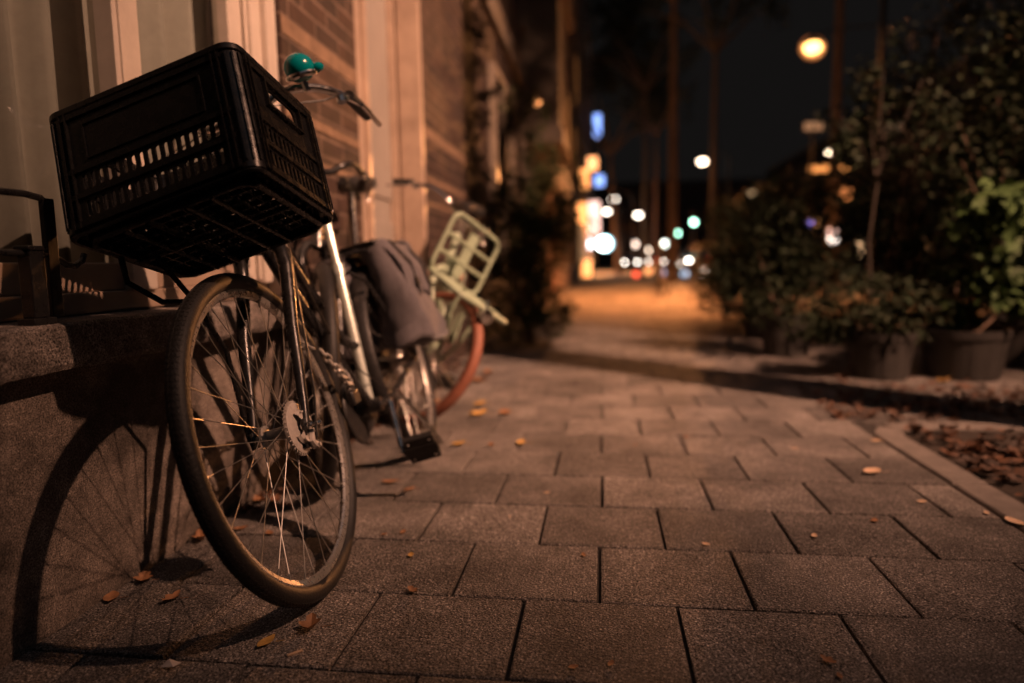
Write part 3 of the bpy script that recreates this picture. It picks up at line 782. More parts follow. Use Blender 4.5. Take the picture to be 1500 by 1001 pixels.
# roller brake on the left of the front hub
mb = MB(); mb.lathe([(.012, .036), (.051, .036), (.055, .038), (.055, .046), (.051, .048), (.03, .049), (.012, .049)], 48, Yax)
for k in range(36):
    a = 2 * math.pi * k / 36 + .1
    mb.box(Yax @ Vector((.0555 * math.cos(a), .0555 * math.sin(a), .042)), (.0018, .010, .006), (Yax @ Matrix.Rotation(a, 4, 'Z') @ Matrix.Rotation(.5, 4, 'X')).to_3x3() @ Matrix.Rotation(R(90), 3, 'Z'))
brk = mb.build('roller_brake', mt['brake'], bike)
mb = MB(); mb.lathe([(.014, .050), (.036, .050), (.038, .0525), (.034, .058), (.024, .060), (.013, .060)], 32, Yax, arc=(R(20), R(300)))
mb.lathe([(.030, .0606), (.034, .0606), (.034, .0622), (.030, .0622)], 28, Yax, closed=True, arc=(R(40), R(280)))
mb.build('brake_cover', mt['brake'], brk)
mb = MB(); mb.lathe([(.037, .049), (.0465, .049), (.0465, .057), (.037, .057)], 20, Yax, closed=True, arc=(R(60), R(155))); mb.build('brake_shoe_band', mt['rubber'], brk)
mb = MB(); mb.tube([(-.012, .064, hubz - .01), (.004, .064, hubz - .034), (-.006, .064, hubz - .046)], [.007, .008, .009], 8); mb.tube([(-.006, .058, hubz - .046), (-.006, .072, hubz - .046)], .008, 6); mb.tube([(-.006, .07, hubz - .046), (-.006, .077, hubz - .046)], .0045, 6)
mb.build('brake_arm', mt['brake'], brk)
mb = MB(); mb.tube([(0, .052, hubz), (0, .074, hubz)], .0095, 6); mb.tube([(0, .074, hubz), (0, .09, hubz)], .0045, 8); mb.ball((0, .09, hubz), .0055, 8); mb.build('axle_nut', mt['chrome'], brk)
# front carrier between axle and crate
Ca = Vector((-.952, 0, -.298)).normalized(); Cb = Vector((.079, .968, -.252)); Cb = (Cb - Ca * Cb.dot(Ca)).normalized(); Cc = Ca.cross(Cb); 
if Cc.z < 0: Cc = -Cc
CP = Vector((-.583, 1.114, .871))
# crate local frame: X along -a (to the right), Y along b, Z up ; origin at near left-front... keep right handed
CM = Matrix.Identity(4)
for i in range(3): CM[i][0], CM[i][1], CM[i][2] = -Ca[i], Cb[i], Cc[i]
CM.translation = CP + Ca * .40     # origin = left-front bottom corner
B1i = B1.inverted()
def crate_pt(x, y, z): return B1i @ (CM @ Vector((x, y, z)))
mb = MB(); zc = -.012
rim_ = [(.05, .02), (.35, .02), (.37, .04), (.37, .27), (.35, .29), (.05, .29), (.03, .27), (.03, .04)]
mb.tube([crate_pt(x, y, zc) for x, y in rim_], .0065, 8, closed=True)
for x in (.11, .16, .24, .29): mb.tube([crate_pt(x, .02, zc - .004), crate_pt(x, .29, zc - .004)], .005, 8)
mb.tube([crate_pt(.03, .15, zc - .003), crate_pt(.37, .15, zc - .003)], .006, 8)
mb.tube([(-.002, -.07, hubz), (-.05, -.078, hubz + .2), crate_pt(.10, .2, zc - .10), crate_pt(.085, .12, zc - .008)], .0055, 8)
mb.tube([crate_pt(.2, .29, zc), g1['ax0'] + g1['axd'] * .03 + Vector((.02, 0, 0))], .007, 8)
mb.tube([crate_pt(.03, .1, zc), crate_pt(.02, .12, zc - .05), crate_pt(.05, .17, zc - .09), crate_pt(.1, .2, zc - .1)], .006, 8)
mb.build('front_carrier', mt['plastic'], bike)
# cables
mb = MB(); A = g1['L'][1][4]; c0 = g1['c0']
mb.tube([A, A + Vector((.06, -.03, -.02)), c0 + Vector((.06, .06, .0)), c0 + Vector((.0, .05, -.15)), g1['ax0'] + Vector((-.03, .05, .12)), g1['ax0'] + Vector((-.025, .062, -.02)), (-.075, .072, hubz + .06), (-.006, .074, hubz - .03)], .0025, 6)
A = g1['L'][0][4]
mb.tube([A, A + Vector((.06, .03, -.02)), c0 + Vector((.07, -.05, -.03)), g1['ax1'] + Vector((.04, -.02, -.05)), g1['ax0'] + Vector((-.1, .02, .08)), g1['bb'] + Vector((.08, .03, .12)), g1['bb'] + Vector((-.1, .04, .02))], .0025, 6)
mb.tube([g1['ax1'] + Vector((.03, .03, -.1)), g1['ax0'] + Vector((-.05, .04, .02)), g1['bb'] + Vector((.15, .03, .1))], .0025, 6)
mb.build('cables', mt['matblack'], bike)
# bell on the left of the bar
BP = B1i @ at(438, 100, 1.64)
mb = MB(); mb.ball(BP, .038, 28, (1, 1, .92)); bell = mb.build('bell', mt['teal'], bike)
mb = MB(); mb.lathe([(.039, -.014), (.0405, -.018), (.038, -.023), (.014, -.028), (.004, -.042)], 24, Matrix.Translation(BP) @ Matrix.Rotation(.2, 4, 'Y')); mb.tube([BP + Vector((0, 0, -.02)), BP + Vector((-.01, 0, -.055))], .009, 8); mb.build('bell_base', mt['chrome'], bell)
mb = MB(); mb.ball(BP + Vector((-.012, .040, -.008)), .014, 12, (1, 1.3, .9)); mb.build('bell_lever', mt['teal'], bell)

# chain lock slung round the frame
def chain(root, pts, name, r=.0035, L=.026):
    mb = MB(); total = 0; pts = [Vector(p) for p in pts]
    seg = []
    for a, b in zip(pts[:-1], pts[1:]): seg.append((a, b, (b - a).length))
    tot = sum(s[2] for s in seg); n = int(tot / (L * .74)); i = 0
    for k in range(n):
        t = tot * (k + .5) / n; acc = 0
        for a, b, l in seg:
            if acc + l >= t: break
            acc += l
        p = a + (b - a) * ((t - acc) / l); d = (b - a).normalized()
        o = d.orthogonal().normalized(); o = Matrix.Rotation(R(90) * (k % 2) + .3, 3, d) @ o
        ring = []
        for j in range(14):
            an = 2 * math.pi * j / 14
            ring.append(p + d * math.cos(an) * L * .5 + o * math.sin(an) * L * .3)
        mb.tube(ring, r, 6, closed=True)
    return mb.build(name, mt['alu'], root)
lock = empty('chain_lock', B1 @ Matrix.Translation((-.125, 0, .475))); tag(lock, 'grey steel chain lock looped round the frame behind the front wheel', 'lock')
chain(lock, [(-.12, .05, .02), (-.17, .06, -.05), (-.24, .05, -.10), (-.30, .03, -.08), (-.33, 0, -.03), (-.3, -.03, .02), (-.2, -.04, .02), (-.12, 0, .05), (-.10, .04, .03)], 'chain')
mb = MB(); mb.box((-.22, .055, -.125), (.055, .022, .04)); mb.build('padlock', mt['matblack'], lock, bev=.006)

# pannier bags on the rear carrier
bagroot = empty('pannier_bag', B1 @ Matrix.Translation((-g1['wb'], 0, g1['zr']))); tag(bagroot, 'worn grey canvas double pannier hanging over the rear carrier of the black bicycle', 'bag')
def bagmesh(side, seed):
    rs = random.Random(seed); mb = MB(); n, m = 30, 22
    ph = [rs.uniform(0, 6.28) for _ in range(6)]
    for i in range(n + 1):
        u = i / n; z = -.37 + .39 * u
        for k in range(m):
            a = 2 * math.pi * k / m
            ca, sa = math.cos(a), math.sin(a)
            sq = lambda v, e: math.copysign(abs(v) ** e, v)
            lx = .205 * (1 - .12 * u) * (1 if 0 < i < n else .8); ly = (.07 * (1 - .45 * u ** 2) + .012) * (1 if 0 < i < n else .6)
            sag = .012 * math.sin(5 * u + 2 * a + ph[0]) + .010 * math.sin(9 * u - 9 * ca + ph[1]) + .003 * math.sin(26 * u + 8 * ca + ph[2])
            x = sq(ca, .5) * lx + sag * .4; y = sq(sa, .6) * (ly + sag)
            z2 = z + .01 * math.sin(3 * a + ph[3]) + (.03 * ca if u < .2 else 0) * 0.5
            mb.v.append((x, side * (.085 + .01 * (1 - u)) + y, z2))
    for i in range(n):
        for k in range(m): a = i * m + k; b = i * m + (k + 1) % m; mb.f.append((a, b, b + m, a + m))
    mb.f.append(tuple(range(m - 1, -1, -1))); mb.f.append(tuple(n * m + k for k in range(m)))
    return mb
for s in (1, -1):
    o = bagmesh(s, 4 + s).build('pouch', mt['bag'], bagroot, ang=80)
    # flap with overhang and straps
    mb = MB(); n, m = 14, 24; rs = random.Random(9 + s)
    for th in (0, 1):
        for j in range(m + 1):
            x = -.175 + .35 * j / m
            for i in range(n + 1):
                t = i / n
                if t < .25: y = s * (.0 + .34 * t); z = .028 - .02 * t
                else: q = (t - .25) / .75; y = s * (.085 + .075 * math.sin(min(1, q * 1.6) * math.pi / 2) + .008 * math.sin(x * 40 + q * 6)); z = .023 - .21 * q * (1 - .12 * math.cos(x * 18)) + .01 * math.sin(x * 30)
                mb.v.append((x + .004 * math.sin(t * 20 + x * 30), y + s * (.004 if th == 0 else 0), z + (.003 if th == 0 and t < .25 else 0)))
    N1 = (m + 1) * (n + 1)
    for th in (0, 1):
        for j in range(m):
            for i in range(n):
                a = th * N1 + j * (n + 1) + i; mb.f.append((a, a + 1, a + n + 2, a + n + 1))
    mb.build('flap', mt['bag'], bagroot, ang=80)
    for x in (-.1, .1):
        mb = MB(); mb.tube([(x, s * .06, .034), (x, s * .125, .012), (x, s * .172, -.08), (x, s * .172, -.19), (x, s * .15, -.25)], .006, 6)
        mb.box((x, s * .178, -.15), (.03, .008, .03)); mb.build('strap', mt['bagdark'], bagroot)

# plastic crate on the front carrier
crate = empty('plastic_crate', CM); tag(crate, 'black plastic crate with slotted sides tilted on the front carrier of the near bicycle', 'crate')
CW, CD, CH, T = .40, .30, .245, .0045
def slots(x0, x1, n, zlo, zhi, wd):
    out = []
    for i in range(n):
        c = x0 + (x1 - x0) * (i + .5) / n; out.append(rrect(c - wd / 2, c + wd / 2, zlo, zhi, wd * .48, 3))
    return out
cr = .028
def side_panel(W, handle, nsl):
    hol = slots(.055, W - .055, nsl, .078, .108, .0085) + slots(.055, W - .055, nsl, .024, .056, .0085)
    if handle: hol.append(rrect(W / 2 - .052, W / 2 + .052, .172, .207, .016, 5))
    return plate([(cr, .004), (W - cr, .004), (W - cr, CH - .004), (cr, CH - .004)], hol, T)
def place(vs, fs, mtx, mb): mb.add(vs, fs, mtx)
X90 = Matrix.Rotation(R(90), 4, 'X')
for nm, W, hd, n, mtx in (('front_panel', CW, False, 17, Matrix.Translation((0, T, 0)) @ X90), ('back_panel', CW, False, 17, Matrix.Translation((0, CD - T, 0)) @ X90),
                          ('side_panel', CD, True, 12, Matrix.Translation((T, 0, 0)) @ Matrix.Rotation(R(90), 4, 'Z') @ X90), ('side_panel', CD, True, 12, Matrix.Translation((CW - T, 0, 0)) @ Matrix.Rotation(R(90), 4, 'Z') @ X90)):
    vs, fs = side_panel(W, hd, n); mb = MB(); mb.add(vs, fs, mtx)
    out = -1 if nm == 'front_panel' else 1
    # horizontal stiffening lips and vertical ribs moulded on the outside
    def local(x, z, dx, dz, dy=.006, off=.0):
        c = mtx @ Vector((x, z, 0)); 
        nrm = (mtx.to_3x3() @ Vector((0, 0, 1)))
        ctr = Vector((CW / 2, CD / 2, z)); sgn = 1 if (c - ctr).dot(nrm) > 0 else -1
        c = c + nrm * sgn * (T / 2 + dy / 2 - .001 + off)
        mb.box(c, (dx, dz, dy), (mtx.to_3x3()))
    for z, h in ((.012, .012), (.066, .009), (.117, .010), (CH - .014, .016)): local(W / 2, z, W - 2 * cr, h, .0055)
    for x in (cr + .004, cr + .016, W - cr - .016, W - cr - .004): local(x, CH / 2, .0028, CH - .01, .0075)
    if hd:
        for z in (.163, .216): local(W / 2, z, .13, .006, .009)
        for x in (W / 2 - .062, W / 2 + .062): local(x, .19, .005, .06, .009)
    else:
        local(W / 2, .205, W * .62, .003, .004); local(W / 2, .135, W * .62, .003, .004)
        for x in (W * .19, W * .81): local(x, .17, .003, .07, .004)
    mb.build(nm, mt['plastic'], crate, smooth=True, ang=30)
for (cx, cy_, a0) in ((cr, cr, 180), (CW - cr, cr, 270), (CW - cr, CD - cr, 0), (cr, CD - cr, 90)):
    mb = MB(); m = Matrix.Translation((cx, cy_, 0))
    mb.lathe([(cr, .002), (cr, CH - .002), (cr - T, CH - .002), (cr - T, .002)], 10, m, closed=True, arc=(R(a0), R(a0 + 90)))
    for a in (22, 45, 68):
        an = R(a0 + a); mb.box((cx + (cr + .0015) * math.cos(an), cy_ + (cr + .0015) * math.sin(an), CH / 2), (.005, .0028, CH - .03), Matrix.Rotation(an, 3, 'Z'))
    mb.build('corner', mt['plastic'], crate, ang=30)
mb = MB()
ro = rrect(-.004, CW + .004, -.004, CD + .004, cr + .004, 6); ri = rrect(T + .001, CW - T - .001, T + .001, CD - T - .001, cr - T, 6)
for z0, z1, o_ in ((CH - .010, CH + .003, ro), ):
    n = len(o_); vs = [(x, y, z0) for x, y in o_] + [(x, y, z1) for x, y in o_] + [(x, y, z1) for x, y in ri] + [(x, y, z0) for x, y in ri]
    fs = []
    for k in range(4):
        for i in range(n): a = k * n + i; b = k * n + (i + 1) % n; c = ((k + 1) % 4) * n + (i + 1) % n; d = ((k + 1) % 4) * n + i; fs.append((a, b, c, d))
    mb.add(vs, fs)
mb.build('top_rim', mt['plastic'], crate, bev=.0015, ang=40)
# bottom: grid plate with ribs underneath
hol = []
for i in range(11):
    for j in range(8):
        x = .035 + (CW - .07) * (i + .5) / 11; y = .035 + (CD - .07) * (j + .5) / 8
        hol.append(rrect(x - .010, x + .010, y - .010, y + .010, .003, 2))
vs, fs = plate(rrect(.003, CW - .003, .003, CD - .003, cr - .003, 6), hol, .004, .0004); mb = MB(); mb.add(vs, fs, Matrix.Translation((0, 0, .006)))
for i in range(12):
    x = .035 + (CW - .07) * i / 11; mb.box((x, CD / 2, .0), (.0022, CD - .05, .010))
for j in range(9):
    y = .035 + (CD - .07) * j / 8; mb.box((CW / 2, y, .0004), (CW - .05, .0022, .0092))
for r0, z in ((.0, -.003), ):
    o_ = rrect(.006, CW - .006, .006, CD - .006, cr - .006, 6)
    mb.tube([(x, y, -.001) for x, y in o_], .005, 6, closed=True)
mb.build('base', mt['plastic'], crate, ang=30)

# --- the dark bicycle behind, against the wall
def bike_matrix(px, py, head, lean):
    h = Vector((math.cos(head), math.sin(head), 0)); n0 = Vector((-math.sin(head), math.cos(head), 0))
    v = math.cos(lean) * Vector((0, 0, 1)) + math.sin(lean) * n0; s = v.cross(h)
    m = Matrix.Identity(4)
    for i in range(3): m[i][0], m[i][1], m[i][2] = h[i], s[i], v[i]
    m.translation = Vector((px, py, .001)); return m
bike2, S2, g2 = make_bike('city_bicycle', bike_matrix(-.85, 2.0, R(-83), -.10), 'dark bicycle half hidden between the near bicycle and the wall, handlebar turned', mt['black'], steer=R(22), barm=mt['black'], hw=.19, seatpost=mt['black'])
bike3, S3, g3 = make_bike('transport_bicycle', bike_matrix(-.90, 2.90, -1.40, .30), 'mint green bicycle with a front carrier and red brown tyres standing beyond the black one', mt['mint'], tyremat=mt['rubber_red'], Rw=.318, rt=.024, steer=R(43), step=True)
# mint front carrier
mb = MB(); Rw = .318; zc = 2 * Rw + .025
PZ = lambda x: zc - .13 * (x + .12)
pts = [(x, y, PZ(x)) for x, y in rrect(-.12, .17, -.16, .16, .03, 4)]
mb.tube(pts, .011, 8, closed=True)
for y in (-.11, -.065, -.02, .02, .065, .11): mb.tube([(-.12, y, zc), (.17, y, PZ(.17))], .010, 8)
mb.tube([(-.12, 0, zc - .01), (g3['ax0'].x, 0, g3['ax0'].z + .08)], .014, 8)
for s in (-1, 1): mb.tube([(.08, s * .08, zc), (.05, s * .075, Rw + .1), (0, s * .07, Rw)], .009, 8)
rk = mb.build('front_carrier', mt['mint'], bike3); rk.matrix_local = S3
mb = MB(); B = [(-.12 - .0, y, z) for y, z in rrect(-.155, .155, zc + .005, zc + .29, .04, 5)]
B = [(x - (z - zc) * .12, y, z) for x, y, z in B]
mb.tube(B, .010, 8, closed=True)
for z in (.1, .185): mb.tube([(-.12 - z * .12, -.15, zc + z), (-.12 - z * .12, .15, zc + z)], .009, 8)
mb.box((-.137, .0, zc + .14), (.008, .055, .22), Matrix.Rotation(-.12, 3, 'Y'))
mb.build('carrier_back', mt['mint'], rk)
mb = MB(); hl = Vector((.2, 0, zc - .06)); mb.lathe([(.004, -.04), (.024, -.03), (.033, 0), (.033, .01), (.0001, .018)], 20, Matrix.Translation(hl) @ Matrix.Rotation(R(90), 4, 'Y')); mb.tube([hl, (.16, 0, zc)], .006, 6)
mb.build('headlight', mt['chrome'], bike3).matrix_local = S3
mb = MB()
for s in (-1, 1):
    mb.prism([(x, z) for x, z in ((-.02, Rw + .1), (.02, Rw + .1), (-.02, Rw + .25), (-.06, Rw + .25))], -.004, .004, Matrix.Translation((0, s * .075, 0)) @ Matrix.Rotation(R(90), 4, 'X'))
mb.build('fork_plate', mt['mint'], bike3).matrix_local = S3

# ------------------------------------------------------------------ plants
def foliage(mb, blobs, n, size, rn, droop=0.0, wide=.45):
    tot = sum(b[3] * b[4] * b[5] for b in blobs)
    for (x, y, z, rx, ry, rz) in blobs:
        k = max(10, int(n * rx * ry * rz / tot))
        cl = [(rn.gauss(0, .5), rn.gauss(0, .5), rn.gauss(0, .5)) for _ in range(max(4, k // 28))]
        for i in range(k):
            c = rn.choice(cl)
            p = Vector((c[0] + rn.gauss(0, .17), c[1] + rn.gauss(0, .17), c[2] + rn.gauss(0, .17)))
            if p.length > 1.15: p = p.normalized() * rn.uniform(.8, 1.15)
            pos = Vector((x + p.x * rx, y + p.y * ry, max(.03, z + p.z * rz)))
            L = size * rn.uniform(.6, 1.3); a = rn.uniform(0, 6.28); t = rn.uniform(-.9, .7) - droop
            d = Vector((math.cos(a) * math.cos(t), math.sin(a) * math.cos(t), math.sin(t)))
            s_ = d.cross(Vector((0, 0, 1))).normalized(); s_ = Matrix.Rotation(rn.uniform(-.9, .9), 3, d) @ s_; nn = s_.cross(d)
            w = L * wide
            mb.add([pos, pos + d * L * .35 + s_ * w * .5 + nn * L * .06, pos + d * L * .75 + s_ * w * .32, pos + d * L - nn * L * .1, pos + d * L * .75 - s_ * w * .32, pos + d * L * .35 - s_ * w * .5 + nn * L * .06, pos + d * L * .5 - nn * L * .05],
                   [(0, 1, 6), (1, 2, 6), (2, 3, 6), (3, 4, 6), (4, 5, 6), (5, 0, 6)])
def plant(name, loc, label, blobs, n, size, fm, stems=4, group=None, cat='shrub', sseed=0, droop=0, stemr=.008, wide=.45):
    rn = random.Random(100 + sseed); root = empty(name, loc=loc); tag(root, label, cat, group)
    mb = MB(); foliage(mb, blobs, n, size, rn, droop, wide); mb.build('foliage', mt[fm], root)
    mb = MB()
    for i in range(stems):
        b = rn.choice(blobs); e = Vector((b[0] + rn.uniform(-.6, .6) * b[3], b[1] + rn.uniform(-.6, .6) * b[4], b[2] + rn.uniform(-.2, .7) * b[5]))
        s0 = Vector((rn.uniform(-.04, .04), rn.uniform(-.04, .04), 0)); md = (s0 + e) / 2 + Vector((rn.uniform(-.05, .05), rn.uniform(-.05, .05), .03))
        mb.tube([s0, md, e], [stemr, stemr * .7, stemr * .3], 6)
    mb.build('stems', mt['bark'], root)
    return root
def tub(loc, r, h, label, square=True):
    n = 28; mb = MB()
    prof = [(r * .78, 0), (r * .82, .004), (r * .96, h - .05), (r * 1.0, h - .045), (r * 1.02, h), (r * .95, h), (r * .92, h - .03), (.001, h - .03)]
    mb.lathe(prof, n, Matrix.Identity(4))
    for k in range(14):
        a = 2 * math.pi * k / 14; mb.box((r * .885 * math.cos(a), r * .885 * math.sin(a), h * .45), (.008, .014, h * .7), Matrix.Rotation(a, 3, 'Z') @ Matrix.Rotation(.13, 3, 'Y'))
    o = mb.build('plant_tub', mt['pot']); o.location = loc
    tag(o, label, 'plant pot', 'tubs along the right of the pavement'); return o
# tubs on the right
tub((1.60, 4.16, 0), .185, .27, 'dark ribbed tub nearest the pavement in front of the shrubs')
tub((2.06, 4.18, 0), .225, .28, 'wider dark tub under the broad light green leaves')
tub((1.32, 5.1, 0), .18, .3, 'shaded tub standing behind the nearest tub')
tub((1.45, 6.3, 0), .2, .3, 'shaded tub farthest along the row')
tub((2.62, 4.7, 0), .22, .3, 'tub at the right edge under the tall dark shrub')
plant('bushy_shrub', (1.60, 4.16, .2), 'low dark shrub in the nearest tub with a thin stem rising from it', [(0, 0, .18, .32, .25, .2), (-.25, .1, .12, .25, .25, .16)], 2600, .045, 'fol_dark', 6, 'shrubs in tubs', sseed=1)
plant('leafy_shrub', (2.06, 4.18, .2), 'shrub with broad light green leaves in the wider tub', [(.2, .05, .62, .36, .3, .3), (.45, .1, .4, .3, .3, .28), (-.02, 0, .72, .25, .25, .16), (.1, 0, .25, .25, .2, .2)], 900, .11, 'fol_light', 8, 'shrubs in tubs', sseed=2, droop=.2, wide=.6)
plant('tall_shrub', (2.62, 4.7, .2), 'tall dark shrub reaching the top of the view at the right edge', [(0, 0, .8, .5, .4, .6), (-.05, .0, 1.5, .42, .35, .5), (-.25, 0, 1.1, .35, .3, .4), (-.1, 0, 1.95, .18, .2, .3), (.3, 0, 1.4, .4, .3, .6)], 5200, .055, 'fol_dark', 10, 'shrubs in tubs', sseed=3)
plant('bushy_shrub', (1.32, 5.1, .2), 'round dark shrub behind the nearest tub', [(0, 0, .3, .42, .42, .36), (-.05, .1, .6, .32, .32, .3)], 3600, .05, 'fol_dark', 8, 'shrubs in tubs', sseed=4)
plant('bushy_shrub', (1.45, 6.3, .2), 'dark shrub at the far end of the row of tubs', [(0, 0, .4, .55, .5, .45), (.1, 0, .85, .4, .4, .35)], 3600, .06, 'fol_dark', 8, 'shrubs in tubs', sseed=5)
plant('garden_shrub', (1.75, 8.2, 0), 'mid green shrub beyond the tubs catching street light', [(0, 0, .5, .7, .6, .5), (.0, 0, 1.15, .5, .5, .45), (.5, 0, 1.3, .5, .4, .4)], 3600, .075, 'fol_mid', 8, 'shrubs beyond the tubs', sseed=6)
plant('garden_shrub', (2.9, 6.4, 0), 'dense dark shrub filling the gap behind the tubs', [(0, 0, .5, .8, .6, .5), (0, 0, 1.1, .7, .5, .5), (-.5, 0, .9, .4, .4, .4), (.6, 0, 1.8, .6, .5, .5)], 4600, .07, 'fol_dark', 8, 'shrubs beyond the tubs', sseed=7)
plant('garden_shrub', (2.2, 10.5, 0), 'dark shrub farthest away on the right side of the pavement', [(0, 0, .6, .8, .8, .6), (0, 0, 1.2, .6, .6, .5)], 3000, .085, 'fol_dark', 6, 'shrubs beyond the tubs', sseed=8)
plant('garden_shrub', (4.0, 8.4, 0), 'broad dark shrub far right with street lights showing through', [(0, 0, 1, 1.2, .8, .9), (.6, 0, 2.2, .9, .7, .8), (-.6, 0, 1.6, .6, .6, .5)], 4600, .085, 'fol_dark', 8, 'shrubs beyond the tubs', sseed=9)
# slim young tree
root = empty('young_tree', loc=(1.66, 4.5, 0)); tag(root, 'slim young tree with a bare thin stem among the tubs', 'tree')
mb = MB(); mb.tube([(0, 0, 0), (.01, 0, .4), (-.02, 0, .8), (.02, 0, 1.2), (.06, 0, 1.6)], [.012, .011, .009, .008, .004], 8)
for a in ((.3, .1, 1.8), (-.25, 0, 1.6), (.1, .2, 1.9), (-.1, -.1, 1.75)): mb.tube([(0.0, 0, 1.2), (a[0] * .5, a[1] * .5, 1.45), a], [.007, .005, .002], 5)
mb.build('trunk', mt['bark_dark'], root); mb = MB(); foliage(mb, [(.05, 0, 1.55, .38, .3, .28), (-.15, 0, 1.35, .22, .2, .15)], 700, .055, random.Random(31)); mb.build('crown', mt['fol_dark'], root)
plant('tall_shrub', (2.15, 5.6, 0), 'tall black leafed shrub behind the slim young tree', [(0, 0, .5, .5, .4, .5), (0, 0, 1.2, .5, .4, .5), (.1, 0, 1.9, .4, .35, .5), (.35, 0, 2.3, .35, .3, .4)], 5200, .055, 'fol_dark', 8, 'shrubs beyond the tubs', sseed=14)
plant('tall_shrub', (3.3, 5.6, 0), 'very tall dark shrub at the right edge behind the tub', [(0, 0, .8, .7, .5, .8), (0, 0, 1.9, .6, .5, .6), (-.1, 0, 2.8, .5, .4, .5)], 5200, .065, 'fol_dark', 8, 'shrubs beyond the tubs', sseed=15)
plant('garden_shrub', (1.5, 7.2, 0), 'dark shrub bulging over the pavement edge beyond the tubs', [(0, 0, .45, .5, .5, .45), (.1, 0, 1.0, .45, .4, .4)], 3600, .06, 'fol_dark', 6, 'shrubs beyond the tubs', sseed=16)
# left side shrubs and climber
plant('wall_shrub', (-.62, 5.75, 0), 'dark evergreen shrub against the house front beyond the mint bicycle', [(0, 0, .32, .36, .35, .3), (-.05, .1, .8, .3, .3, .35), (.12, .1, 1.05, .26, .3, .25), (-.15, .0, 1.25, .22, .25, .25)], 5200, .055, 'fol_mid', 8, 'plants against the house fronts', sseed=20)
plant('wall_shrub', (-.72, 7.2, 0), 'taller green shrub behind the evergreen on the left', [(0, 0, .5, .3, .4, .45), (.1, 0, 1.3, .35, .4, .4), (.05, 0, .9, .3, .3, .3), (.0, 0, 1.8, .3, .35, .35), (-.1, 0, 2.3, .25, .3, .35), (.25, -.1, 1.55, .25, .3, .3), (.3, 0, 1.0, .2, .25, .25)], 3600, .06, 'fol_mid', 8, 'plants against the house fronts', sseed=21)
rn2 = random.Random(44); blobs = [(rn2.uniform(-.03, .05), rn2.uniform(-.08, .08), z, .08, .13, .16) for z in [1.25 + .17 * i for i in range(15)]]
plant('climbing_plant', (-.97, 5.55, 0), 'pale leaved climber hanging in a narrow strand down the dark brick wall', blobs, 900, .06, 'fol_pale', 3, None, 'climbing plant', sseed=22, stemr=.006)

# street trees
def tree(loc, h, r, label, crown_z, crown_r, n, seed, size=.16, fm='fol_dark', lean=(0, 0), shift=(0, 0), shade_blobs=()):
    rn = random.Random(seed); root = empty('street_tree', loc=loc); tag(root, label, 'tree', 'trees along the street')
    mb = MB(); pts = [Vector((lean[0] * (z / h) + rn.uniform(-.02, .02), lean[1] * (z / h), z)) for z in [0, .12] + [h * k / 6 for k in range(1, 7)]]
    mb.tube(pts, [r * 1.35, r * 1.08] + [r * (1 - .09 * k) for k in range(1, 7)], 12)
    top = pts[-1]
    for i in range(6):
        a = i * 1.05 + rn.uniform(-.3, .3); e = top + Vector((shift[0], shift[1] * .8, 0)) + Vector((math.cos(a) * crown_r * .8, math.sin(a) * crown_r * .8, rn.uniform(.4, 1.4) * crown_r * .7)); md = (top + e) / 2 + Vector((0, 0, .3))
        mb.tube([top - Vector((0, 0, .3)), md, e], [r * .5, r * .3, r * .1], 6)
    mb.build('trunk', mt['bark'], root)
    mb = MB(); bl = []
    for i in range(9):
        a = rn.uniform(0, 6.28); d = rn.uniform(.2, .8) * crown_r
        bl.append((top.x + shift[0] + math.cos(a) * d, top.y + shift[1] + math.sin(a) * d, crown_z + rn.uniform(-.5, .9) * crown_r * .8, crown_r * .5, crown_r * .5, crown_r * .42))
    bl += list(shade_blobs)
    foliage(mb, bl, n, size, rn); mb.build('crown', mt[fm], root)
    return root
T1 = Vector((2.38, 2.63, 0))
tree(T1, 3.6, .27, 'street tree in the leaf covered pit at the right of the pavement', 5.2, 1.5, 9000, 51, .13, shift=(.25, 1.4), shade_blobs=[(1.25, .75, 3.75, .75, .6, .5), (1.0, 1.2, 4.1, .6, .6, .4), (.2, 2.9, 5.2, .8, .9, .8), (.1, 4.2, 5.5, .9, 1.0, .9), (.9, 3.4, 5.2, .7, .8, .7)])  # unseen clumps added to the crown to shade shrubs and house fronts
for (px, Y, r, lab, lx) in ((985, 24, .19, 'tall bare trunk lit orange, middle of the street view', 0), (906, 42, .22, 'leaning orange lit trunk left of the tall one', -.5), (944, 36, .16, 'slim trunk between the leaning trunk and the tall trunk', 0),
                        (960, 48, .2, 'dim trunk just left of the tall lit trunk', 0), (1043, 30, .17, 'orange lit trunk right of the tall one near the parked cars', 0), (1218, 22, .2, 'trunk half hidden behind the right hand shrubs', 0)):
    p = at(px, 385, Y); tree((p.x, p.y, 0), 9.6 if lx == 0 else 7.5, r, lab, 12, 3.6, 3000, int(px), .3, 'fol_dark', (lx, 0))

